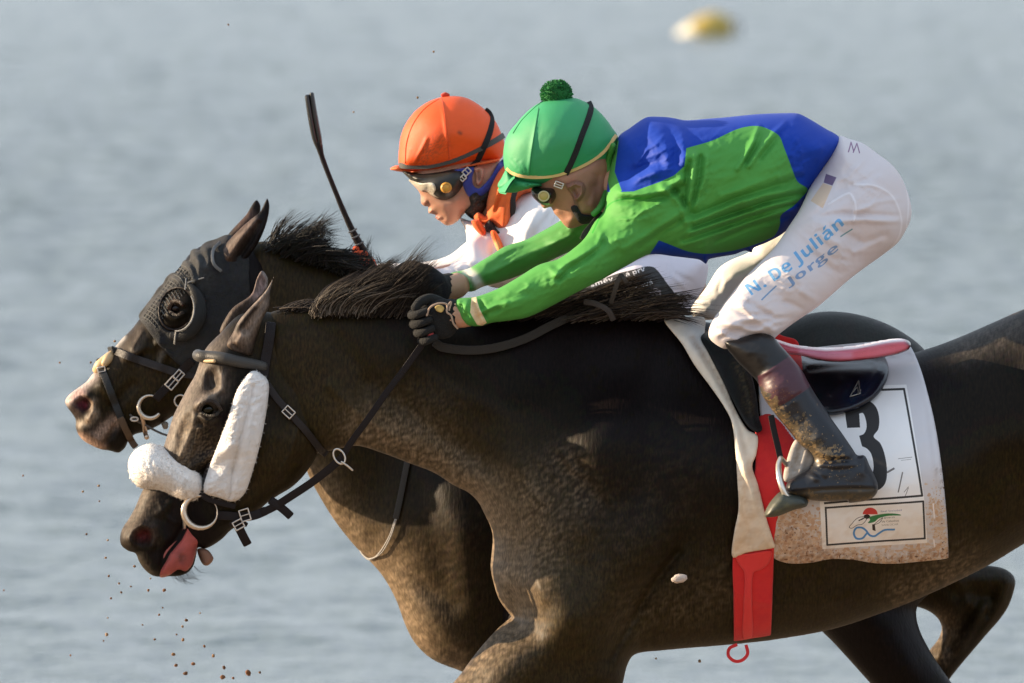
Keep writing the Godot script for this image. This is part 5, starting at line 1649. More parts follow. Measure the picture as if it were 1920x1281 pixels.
	var br := sheet({"z": z, "c": 0.0034, "soft": 4,
		"out": [1576, 258, 1595, 263, 1620, 271, 1647, 290, 1672, 309, 1690, 331, 1702, 358, 1710, 387, 1709, 412, 1699, 434, 1684, 456, 1652, 481, 1621, 502, 1590, 524, 1559, 549, 1527, 574, 1486, 600, 1456, 622, 1446, 631, 1436, 628, 1420, 628, 1395, 636, 1360, 648, 1342, 641, 1327, 626, 1329, 605, 1337, 590, 1346, 578, 1360, 558, 1390, 521, 1421, 490, 1452, 459, 1480, 420, 1500, 390, 1520, 350, 1545, 300],
		"ctl": [[1580, 300, .16, .12, -.10], [1660, 360, .17, .13, -.08], [1620, 430, .12, .11, -.02], [1540, 450, .085, .09, .06], [1460, 530, .075, .08, .13], [1390, 590, .065, .07, .17], [1360, 625, .055, .055, .18], [1430, 615, .05, .05, .18]],
		"feat": [[0.0051, 0.0040, [1600, 344, 1638, 346, 1668, 362, 1684, 388, 1690, 420, 1682, 450, 1650, 485, 1600, 522, 1545, 560, 1500, 590]], [0.0043, 0.0040, [1552, 380, 1590, 360, 1602, 380, 1598, 412]], [-0.0102, 0.0070, [1530, 405, 1580, 398, 1640, 402, 1690, 405]], [0.0102, 0.0070, [1560, 412, 1620, 408, 1680, 412]], [-0.0085, 0.0080, [1570, 430, 1620, 455, 1660, 440]], [0.0085, 0.0080, [1550, 440, 1600, 470, 1650, 450]], [-0.0068, 0.0080, [1520, 470, 1570, 510, 1600, 500]],
			[-0.0102, 0.0060, [1345, 606, 1380, 614, 1420, 622]], [0.0102, 0.0060, [1350, 598, 1390, 606, 1430, 620]], [-0.0085, 0.0050, [1362, 620, 1400, 626, 1430, 628]], [0.0102, 0.0050, [1348, 615, 1380, 630]], [-0.0068, 0.0060, [1400, 560, 1450, 590, 1480, 590]], [0.0068, 0.0060, [1380, 560, 1420, 596, 1450, 612]], [-0.0068, 0.0060, [1470, 560, 1500, 572]], [0.0068, 0.0070, [1500, 540, 1530, 560]], [0.0068, 0.0100, [1585, 300, 1560, 350, 1530, 380]], [-0.0085, 0.0060, [1505, 410, 1530, 396, 1550, 380]], [.007, .006, [1358, 640, 1400, 618, 1440, 606]], [-.007, .006, [1350, 625, 1390, 606, 1440, 596]], [.006, .006, [1346, 590, 1370, 596, 1410, 590]], [-.006, .005, [1372, 572, 1400, 584, 1440, 582]], [.006, .005, [1400, 624, 1425, 612, 1450, 614]], [-.006, .005, [1430, 610, 1470, 600, 1500, 590]],
			[.006, .006, [1620, 300, 1590, 330, 1560, 340]], [-.006, .006, [1650, 320, 1600, 345, 1570, 356]], [.006, .006, [1690, 372, 1640, 378, 1600, 396]], [-.005, .006, [1530, 430, 1570, 445, 1590, 470]], [.005, .006, [1600, 470, 1640, 470, 1670, 455]], [-.005, .006, [1560, 480, 1600, 490, 1630, 488]]],
		"wrinkle": [[.0026, 24.0, 8.0, .9], [.0035, 18.0, 5.0, .95, 7.0], [.003, 6.0, 16.0, .3, 7.0]],
		"paint": [[Color(.93, .80, .66), .035, .25, [1690, 440, 1600, 520, 1500, 590], .4, 25.0], [Color(.85, .74, .62), .02, .4, [1370, 640, 1420, 622], .8, 50.0]]})  # warm tint along the underside of the thigh paints bounce from the sand
	add_sheet(a, br, t.frame)
	a.uv.resize(a.v.size())
	var bm := mat(Color.WHITE, .72, 0.0, {"tex": tex(t), "rim": .3})
	var brp := part(r, "breeches", a, bm, "white breeches lettered in blue along the thigh")
	a = Acc.new()
	var fl := sheet({"z": -0.2, "c": 0.0042, "col": Color(.80, .77, .75),
		"out": [1560, 330, 1500, 390, 1420, 450, 1409, 470, 1366, 490, 1346, 505, 1325, 538, 1302, 568, 1295, 582, 1300, 594, 1320, 600, 1345, 596, 1370, 570, 1400, 540, 1460, 500, 1540, 460, 1600, 400],
		"ctl": [[1400, 500, .06, .055, 0], [1320, 580, .05, .05, 0], [1540, 390, .08, .08, 0]], "feat": [[-.004, .004, [1346, 508, 1352, 525, 1346, 545]], [.004, .006, [1310, 560, 1325, 580]], [-.003, .005, [1305, 578, 1325, 570]]], "wrinkle": [[.002, 12.0, 40.0, .7]]})
	add_sheet(a, fl)
	part(brp, "far_leg", a, M.cloth)
	# shirt
	z = 0.0
	t = cloth(780, 190, 1620, 640, z, 2.4, Color(.30, .585, .255))
	var blue := Color(.02, .22, .63)
	var edge: Array = [1285, 274, 1334, 260, 1377, 241, 1400, 235, 1421, 234, 1440, 240, 1459, 252, 1468, 274, 1478, 300, 1487, 324, 1494, 338, 1504, 345, 1513, 352, 1510, 360, 1500, 370, 1486, 384, 1474, 391, 1462, 402, 1461, 420, 1452, 440, 1438, 448, 1421, 455, 1377, 468, 1327, 473, 1290, 468, 1259, 456, 1234, 446]
	var pl := smooth_loop(flat(edge, z), .006, false)
	pl.append_array(flat([1200, 500, 1300, 560, 1620, 560, 1620, 195, 1120, 195, 1120, 357, 1140, 357, 1187, 354, 1234, 337, 1262, 324, 1281, 307], z))
	t.poly(pl, blue)
	t.poly(flat([1145, 270, 1160, 262, 1152, 320, 1165, 354, 1145, 366, 1138, 330], z), Color(.30, .585, .255))
	t.poly(flat([884, 554, 893, 552, 899, 572, 913, 600, 905, 606, 895, 604, 882, 580], z), Color(.88, .78, .62))
	t.line(smooth_loop(flat([1110, 432, 1128, 398, 1150, 374, 1200, 366], z), .006, false), .0014, Color(.15, .56, .17))
	a = Acc.new()
	var sh := sheet({"z": z, "c": 0.0032, "soft": 5,
		"out": [1160, 256, 1181, 240, 1202, 225, 1215, 219, 1243, 219, 1262, 221, 1281, 225, 1300, 225, 1321, 223, 1359, 220, 1421, 214, 1477, 212, 1497, 213, 1516, 222, 1546, 240, 1574, 257, 1577, 271, 1568, 294, 1552, 316, 1537, 340, 1521, 366, 1511, 390, 1505, 409, 1484, 424, 1465, 440, 1437, 455, 1412, 466, 1410, 474, 1398, 470, 1377, 477, 1340, 483, 1328, 486, 1324, 494, 1312, 486, 1290, 482, 1259, 478, 1231, 474, 1210, 476, 1172, 496, 1135, 516, 1080, 544, 1047, 562, 1010, 581, 985, 591, 950, 597, 925, 600, 912, 603, 905, 606, 890, 607, 876, 605, 866, 596, 858, 582, 854, 566, 858, 557, 870, 554, 886, 553, 900, 550, 935, 536, 972, 515, 1010, 492, 1047, 480, 1085, 453, 1100, 437, 1114, 414, 1130, 396, 1135, 380, 1138, 350, 1145, 300],
		"ctl": [[1180, 290, .16, .12, 0], [1280, 300, .20, .13, 0], [1400, 330, .19, .14, 0], [1530, 320, .155, .12, 0], [1400, 440, .14, .12, 0], [1240, 420, .15, .11, .06], [1160, 400, .10, .09, .10], [1180, 450, .075, .075, .13], [1080, 490, .058, .06, .17], [980, 550, .048, .05, .155], [900, 580, .040, .036, .14], [865, 580, .036, .028, .14]],
		"feat": [[-.0024, .0042, edge], [-.002, .0042, [1140, 357, 1187, 354, 1234, 337, 1262, 324, 1281, 307, 1285, 274]],
			[0.0162, 0.0106, [1262, 215, 1276, 240, 1283, 270, 1284, 300]], [-0.0108, 0.0088, [1250, 230, 1262, 270, 1264, 300]], [-0.0162, 0.0123, [1170, 345, 1190, 318, 1215, 305, 1235, 300]], [0.0135, 0.0106, [1160, 352, 1195, 330, 1225, 320]], [-0.0162, 0.0088, [1160, 368, 1200, 372, 1250, 362, 1272, 345]], [0.0162, 0.0088, [1165, 358, 1205, 360, 1245, 352, 1275, 332]],
			[-0.0135, 0.0070, [1290, 300, 1284, 340, 1280, 380]], [0.0121, 0.0070, [1300, 288, 1296, 330, 1290, 372]], [-0.0108, 0.0062, [1312, 290, 1308, 330, 1296, 378]], [0.0095, 0.0062, [1324, 292, 1320, 330, 1302, 380]], [0.0135, 0.0055, [1420, 236, 1410, 262, 1394, 290, 1380, 312]], [-0.0108, 0.0055, [1428, 240, 1416, 270, 1398, 300]], [0.0121, 0.0055, [1468, 230, 1445, 250, 1420, 280, 1402, 306]], [-0.0095, 0.0055, [1474, 238, 1450, 262, 1424, 292]],
			[0.0149, 0.0070, [1300, 408, 1360, 385, 1430, 362, 1508, 348]], [-0.0149, 0.0062, [1300, 420, 1370, 396, 1440, 372, 1505, 362]], [0.0149, 0.0062, [1290, 432, 1370, 406, 1450, 380, 1500, 370]], [-0.0135, 0.0062, [1280, 446, 1360, 420, 1440, 394, 1490, 380]], [0.0108, 0.0070, [1262, 462, 1340, 436, 1430, 404, 1480, 390]], [-0.0081, 0.0062, [1340, 450, 1400, 425, 1470, 405]], [-0.0108, 0.0070, [1500, 330, 1450, 345, 1380, 365, 1310, 395]], [0.0081, 0.0088, [1500, 318, 1440, 332, 1350, 362]],
			[-0.0135, 0.0079, [1262, 350, 1290, 388, 1300, 400]], [0.0135, 0.0079, [1240, 345, 1275, 378, 1284, 410]], [-0.0108, 0.0079, [1285, 400, 1240, 430, 1200, 460]], [0.0095, 0.0088, [1265, 400, 1220, 430, 1170, 462]], [0.0108, 0.0055, [1110, 434, 1124, 404, 1140, 388]], [-0.0081, 0.0055, [1118, 440, 1132, 410]], [0.0135, 0.0070, [1042, 510, 1060, 486, 1090, 470, 1120, 455, 1124, 430]], [-0.0121, 0.0070, [1046, 516, 1072, 494, 1104, 474, 1130, 450]], [0.0081, 0.0055, [1030, 495, 1044, 510]], [-0.0081, 0.0055, [1036, 490, 1050, 500]],
			[0.0081, 0.0055, [904, 580, 930, 566, 950, 562]], [-0.0068, 0.0055, [904, 586, 935, 574]], [-0.0162, 0.0055, [884, 556, 894, 582, 900, 604]], [-0.0135, 0.0055, [899, 552, 906, 578, 916, 600]], [0.0108, 0.0055, [860, 560, 872, 566, 868, 590, 880, 602]], [-0.0081, 0.0055, [866, 560, 864, 580, 874, 600]], [0.0081, 0.0055, [876, 558, 880, 580, 890, 604]], [0.0068, 0.0176, [1500, 250, 1540, 290]], [-0.0068, 0.0070, [1560, 262, 1530, 300, 1510, 350]], [0.0054, 0.0070, [1400, 470, 1330, 482]]],
		"wrinkle": [[.005, 6.0, 24.0, .35], [.0025, 16.0, 44.0, .45], [.005, 4.0, 13.0, .42, 7.0], [.003, 12.0, 5.0, .3, 7.0], [.0022, 9.0, 24.0, .6, 6.0]]})
	add_sheet(a, sh, t.frame)
	var sm := mat(Color.WHITE, .68, 0.0, {"tex": tex(t), "rim": .05, "spec": .35})
	var shp := part(r, "shirt", a, sm)
	a = Acc.new()
	add_sheet(a, sheet({"z": -0.12, "c": 0.0042, "col": Color(.30, .585, .255).srgb_to_linear(), "mottle": .08,
		"out": [1100, 396, 1070, 400, 1055, 411, 1032, 425, 1010, 437, 985, 450, 947, 462, 922, 477, 900, 490, 880, 502, 862, 507, 845, 511, 834, 520, 830, 530, 838, 536, 850, 534, 862, 542, 885, 546, 905, 537, 940, 528, 980, 514, 1040, 485, 1085, 465, 1150, 440, 1160, 400],
		"ctl": [[1080, 430, .07, .055, 0], [980, 480, .05, .05, 0], [880, 520, .038, .035, .03], [845, 523, .03, .02, .04]], "feat": [[.009, .007, [1080, 412, 1020, 440, 960, 464, 910, 490]], [-.008, .006, [1060, 424, 1000, 452, 940, 480]], [.006, .006, [1070, 440, 1000, 470, 930, 505]], [-.008, .005, [870, 508, 880, 524, 888, 544]], [.007, .004, [842, 514, 850, 524, 848, 534]], [-.006, .004, [852, 512, 858, 530]], [.007, .005, [860, 510, 866, 530, 872, 542]]], "wrinkle": [[.004, 10.0, 30.0, .5], [.005, 5.0, 18.0, .5, 7.0]],
		"paint": [[Color(.75, .70, .62), .0085, .98, [874, 508, 886, 514, 896, 530, 900, 540]], [Color(.75, .70, .62), .006, .95, [880, 508, 894, 520, 903, 536]]]}))
	part(shp, "far_sleeve", a, M.satin)
	a = Acc.new()
	tube(a, [un(1150, 272, .07), on(1141, 300, [face], .004), on(1142, 330, [face], .004), on(1137, 362, [face], .006), un(1126, 388, .085), un(1112, 402, .09)], [.006, .007, .008, .008, .007, .006], 10, 4, Color(.04, .22, .03))
	part(shp, "collar", a, M.satin)
	# boots
	z = 0.3
	t = cloth(1340, 610, 1660, 950, z, 3.0, Color(.075, .085, .115))
	t.poly(flat([1340, 600, 1500, 600, 1500, 666, 1482, 666, 1422, 704, 1340, 760], z), Color(.055, .050, .055))
	t.poly(flat([1420, 704, 1484, 664, 1520, 722, 1506, 732, 1446, 768, 1430, 764], z), Color(.26, .115, .165))
	a = Acc.new()
	t.poly(smooth_loop(flat([1478, 919, 1540, 912, 1600, 911, 1644, 914, 1644, 924, 1630, 936, 1588, 942, 1520, 938, 1490, 928], z), .003), Color(.22, .20, .17))
	var mudc := [Color(.30, .25, .17), Color(.26, .22, .16), Color(.35, .29, .20), Color(.21, .19, .16)]
	var mudl := [Color(.44, .36, .24), Color(.38, .31, .21), Color(.50, .41, .28)]
	specks(t, [1428, 738, 1450, 776, 1480, 812, 1512, 842], z, 16, 260, Vector2(3, 9), mudc)
	specks(t, [1470, 790, 1500, 818, 1535, 848], z, 26, 180, Vector2(2, 8), mudc)
	specks(t, [1530, 850, 1572, 850], z, 18, 90, Vector2(1.5, 5), mudl)
	specks(t, [1490, 930, 1560, 932, 1630, 930], z, 10, 160, Vector2(2, 6), mudc)
	specks(t, [1430, 740, 1450, 776, 1480, 812, 1512, 842], z, 26, 320, Vector2(.5, 2.4), mudl)
	specks(t, [1480, 790, 1520, 840], z, 50, 200, Vector2(.5, 1.8), mudl)
	specks(t, [1540, 875, 1600, 885], z, 30, 80, Vector2(.5, 1.6), mudl)
	specks(t, [1440, 720, 1470, 750], z, 26, 120, Vector2(.5, 1.8), [Color(.36, .22, .17), Color(.40, .27, .2)])
	var bt := sheet({"z": z, "c": 0.003, "soft": 4,
		"out": [1358, 640, 1395, 630, 1425, 622, 1448, 630, 1466, 650, 1486, 672, 1501, 690, 1513, 712, 1526, 735, 1546, 765, 1563, 790, 1581, 815, 1598, 840, 1606, 851, 1620, 852, 1630, 872, 1640, 892, 1645, 908, 1643, 922, 1630, 934, 1600, 940, 1590, 940, 1588, 936, 1560, 938, 1520, 935, 1490, 926, 1476, 919, 1472, 911, 1478, 899, 1496, 887, 1514, 877, 1525, 862, 1518, 845, 1500, 832, 1482, 810, 1465, 790, 1447, 767, 1430, 742, 1420, 716, 1405, 700, 1378, 672],
		"ctl": [[1420, 660, .055, .055, .0], [1480, 760, .05, .05, .03], [1560, 850, .042, .045, .055], [1600, 890, .042, .04, .06], [1510, 905, .042, .03, .065]],
		"feat": [[.003, .004, [1474, 915, 1540, 908, 1600, 906, 1642, 908]], [-.004, .004, [1478, 921, 1540, 914, 1600, 912, 1642, 914]], [-.005, .006, [1522, 850, 1550, 862, 1580, 858, 1606, 862]], [.005, .006, [1520, 842, 1550, 850, 1590, 850]], [-.004, .005, [1530, 872, 1570, 878, 1610, 872]], [.004, .006, [1520, 868, 1560, 870, 1600, 866]], [.005, .006, [1508, 880, 1530, 892]], [-.004, .005, [1520, 880, 1545, 895]], [.006, .010, [1615, 880]], [.003, .004, [1422, 706, 1484, 668]], [-.003, .004, [1448, 768, 1512, 728]], [.004, .01, [1510, 730, 1550, 790, 1590, 845]], [-.004, .012, [1470, 740, 1520, 810]]],
		"wrinkle": [[.002, 20.0, 30.0, .5]]})
	add_sheet(a, bt, t.frame)
	part(r, "boot", a, mat(Color.WHITE, .42, 0.0, {"tex": tex(t)}), "muddy navy boot with a maroon and black top")
	a = Acc.new()
	add_sheet(a, sheet({"z": -.3, "c": 0.006, "col": Color(.01, .011, .014), "out": [1350, 640, 1440, 630, 1510, 712, 1600, 850, 1640, 900, 1630, 934, 1490, 926, 1472, 911, 1525, 862, 1430, 742], "ctl": [[1480, 760, .05, .05, 0], [1560, 880, .04, .04, 0]]}))
	part(r, "boot", a, M.shiny)
	# gloves
	a = Acc.new()
	var f := Vector3(-.90, -.35, .05).normalized()
	var up := Vector3(-.30, .93, .1).normalized()
	fist(a, un(818, 602, .135), f, up, f.cross(up).normalized(), 1.02, Color(.010, .010, .011))
	tube(a, [un(828, 596, .132), un(842, 590, .134), un(852, 588, .136)], [Vector2(.034, .024), Vector2(.033, .026), Vector2(.032, .027)], 14, 3, Color(.010, .010, .011))
	var gl := part(r, "glove", a, M.rough_cloth, "black glove with beige piping holding the rein")
	a = Acc.new()
	tube(a, [un(800, 592, .165), un(806, 577, .168), un(822, 569, .168), un(838, 571, .166), un(838, 585, .168), un(846, 592, .165), un(850, 606, .162), un(858, 616, .155)], [.0022], 7, 5, Color(.40, .28, .2))
	tube(a, [un(840, 572, .165), un(846, 566, .163), un(842, 582, .166)], [.002], 7, 4, Color(.40, .28, .2))
	part(gl, "piping", a, M.cloth)
	a = Acc.new()
	add_sheet(a, sheet({"z": .162, "c": .0014, "col": Color(.45, .32, .10), "out": [815, 575, 826, 572, 833, 578, 828, 586, 818, 583], "ctl": [[824, 579, .004, .004]], "mottle": .6}))
	part(gl, "patch", a, M.cloth)
	a = Acc.new()
	tube(a, [un(808, 626, .15), un(803, 640, .14)], [.007, .006], 8, 2, Color(.40, .05, .05))
	part(gl, "red_tab", a, M.cloth)
	a = Acc.new()
	f = Vector3(-.97, -.12, -.1).normalized()
	up = Vector3(-.12, .97, .2).normalized()
	fist(a, un(800, 546, -.03), f, up, f.cross(up).normalized(), 1.0, Color(.011, .011, .012))
	tube(a, [un(808, 546, -.03), un(828, 540, -.05), un(846, 536, -.07)], [.032, .029, .028], 12, 3, Color(.012, .012, .013))
	tube(a, [un(818, 533, -.02), un(836, 534, -.025), un(846, 545, -.03)], [.003], 7, 4, Color(.40, .30, .22))
	part(r, "glove", a, M.rough_cloth)
	a = Acc.new()
	tube(a, [un(826, 543, -.05), un(846, 538, -.06), un(862, 534, -.07)], [.027], 12, 3, Color(.46, .27, .18))
	part(r, "wrist", a, M.skin)
	# cap
	a = Acc.new()
	var green := Color(.055, .38, .17).srgb_to_linear()
	green = Color(.030, .30, .11)
	var cap := sheet({"z": 0.0, "c": 0.003, "soft": 8, "col": green, "mottle": .04,
		"out": [948, 322, 944, 300, 944, 282, 948, 262, 956, 246, 968, 232, 978, 220, 990, 208, 1003, 198, 1018, 190, 1044, 184, 1079, 184, 1093, 189, 1107, 196, 1120, 206, 1131, 217, 1141, 229, 1149, 241, 1157, 252, 1159, 262, 1155, 280, 1143, 302, 1130, 312, 1119, 319, 1093, 331, 1065, 340, 1037, 347, 1010, 350, 985, 350, 962, 342],
		"ctl": [[1050, 260, .112, .095, 0], [970, 310, .09, .08, 0], [1130, 270, .085, .08, 0], [1050, 335, .10, .06, 0]],
		"feat": [[.0035, .004, [1012, 196, 1004, 240, 995, 290, 990, 332]], [.003, .004, [1010, 330, 1058, 322, 1096, 306, 1128, 286, 1148, 262]], [.003, .003, [955, 302, 966, 312, 972, 328]], [.003, .003, [965, 300, 974, 312, 980, 330]], [-.003, .003, [960, 300, 970, 316]], [.0025, .003, [976, 304, 984, 322]], [-.002, .003, [972, 302, 980, 320]], [.0025, .004, [985, 208, 998, 204, 1008, 198]], [.002, .004, [965, 240, 985, 222]]],
		"wrinkle": [[.0008, 15.0, 40.0, 1.2]]})
	add_sheet(a, cap)
	var cp := part(r, "cap", a, M.satin, "green silk cap with a yellow band and a pompom")
	a = Acc.new()
	strap(a, [951, 316, 962, 325, 985, 331, 1014, 332, 1040, 329, 1062, 323, 1096, 309, 1126, 290, 1142, 272, 1155, 254], [cap], .0042, .001, .0018, [], Color(.62, .42, .16))
	part(cp, "band", a, M.cloth, "yellow band")
	a = Acc.new()
	strap(a, [1012, 194, 1004, 240, 996, 290, 992, 328], [cap], .0012, .0006, .0012, [], Color(.022, .22, .08))
	part(cp, "seam", a, M.cloth)
	a = Acc.new()
	strap(a, [1018, 189, 1000, 204, 978, 226, 962, 250], [cap], .0010, .0006, .0012, [], Color(.022, .22, .08))
	part(cp, "seam", a, M.cloth)
	a = Acc.new()
	var bill := []
	for k in 13:   # the peak: a curved shell that stands out from the front of the cap
		var an := lerpf(-1.25, 1.25, k / 12.0)
		var w := cos(an * .9)
		var row := PackedVector3Array()
		for j in 6:
			var u := j / 5.0
			var p := un(lerpf(965, 933 + (1 - w) * 24, u), lerpf(326, 350 + 6 * w, pow(u, 1.3)) + (1 - w) * 2 + maxf(0, an) * 4, 0)
			row.append(Vector3(p.x, p.y, sin(an) * lerpf(.085, .092, u)))
		bill.append(row)
	grid(a, bill, false, green)
	var under := []
	for row in bill:
		var q := PackedVector3Array()
		for p in row:
			q.append(p + Vector3(.002, -.004, 0))
		under.append(q)
	grid(a, under, false, green, false)
	add_sheet(a, sheet({"z": 0.0, "c": 0.0025, "col": green, "out": [933, 347, 940, 334, 950, 318, 962, 326, 985, 335, 1012, 340, 1020, 349, 1000, 352, 980, 357, 966, 361, 950, 361, 937, 356], "ctl": [[945, 348, .05, .02, 0], [1000, 345, .09, .02, 0]]}))
	part(cp, "peak", a, M.satin)
	a = Acc.new()
	strap(a, [1104, 192, 1108, 204, 1102, 226, 1092, 252, 1082, 280, 1072, 304, 1062, 324, 1054, 340], [cap], .0062, .003, .002, [], Color(.012, .012, .012))
	var go := thing("goggles", "black racing goggles with a yellow disc worn by the jockey in the green cap", "goggles", un(1020, 366, .07))
	part(go, "strap", a, M.rough_cloth)
	a = Acc.new()
	buckle(a, on(1048, 347, [cap, face], .010), .0085, .0055, -.35)
	part(go, "buckle", a, M.metal)
	a = Acc.new()
	add_sheet(a, sheet({"z": .015, "c": 0.002, "col": Color(.016, .014, .013), "out": [998, 352, 1012, 350, 1040, 349, 1046, 362, 1044, 372, 1032, 384, 1018, 385, 1005, 376, 997, 366], "ctl": [[1020, 366, .068, .022]], "feat": [[.004, .004, [1002, 372, 1016, 380, 1030, 380]]]}))
	part(go, "frame", a, M.shiny)
	a = Acc.new()
	ball(a, un(1019.5, 368, .080), Vector3(.0105, .0098, .006), 0, 1, Color(.42, .31, .09))
	ring(a, un(1019.5, 368, .083), .0108, .0102, .0016, 0, Color(.52, .45, .25))
	part(go, "disc", a, M.rubber, "yellow disc")
	a = Acc.new()
	# chin strap with its cup
	strap(a, [1062, 346, 1074, 366, 1082, 388], [face], .003, .003, .002, [], Color(.25, .13, .09))
	strap(a, [1128, 400, 1118, 412, 1108, 424, 1098, 436, 1092, 448], [], .006, 0, .003, [.07, .08, .09, .12, .13], Color(.035, .025, .02))
	add_sheet(a, sheet({"z": 0.0, "c": 0.0022, "base": [face], "lift": .004, "col": Color(.010, .010, .010), "mottle": .5, "out": [1070, 387, 1080, 383, 1086, 392, 1092, 400, 1106, 402, 1122, 404, 1118, 412, 1100, 420, 1088, 418, 1078, 404], "ctl": [[1092, 404, .012, .01]], "wrinkle": [[.005, 90.0, 90.0, 0.0]]}))
	part(r, "chin_strap", a, M.rough_cloth)
	a = Acc.new()
	buckle(a, on(1122, 405, [face, sh], .012), .006, .005, .5)
	part(r, "chin_buckle", a, M.metal)
	# pompom
	a = Acc.new()
	var pc := un(1043.5, 176, 0)
	ball(a, pc, Vector3(.031, .0265, .031), .12, 6.0, Color(.012, .15, .03), 18, 24)
	var pom := part(cp, "pompom", a, M.rough_cloth)
	a = Acc.new()
	for k in 900:
		var d := Vector3(rng.randfn(0, 1), rng.randfn(0, 1), rng.randfn(0, 1)).normalized()
		var e := (d + Vector3(rng.randfn(0, .25), rng.randfn(0, .25), rng.randfn(0, .25))).normalized()
		var q := pc + d * Vector3(.0285, .0245, .0285)
		tube(a, [q, q + e * rng.randf_range(.004, .0085)], [.0015, .0009], 4, 1, [Color(.015, .19, .04), Color(.02, .23, .05), Color(.008, .12, .025)][k % 3])
	part(pom, "yarn", a, M.rough_cloth).set_meta("kind", "stuff")


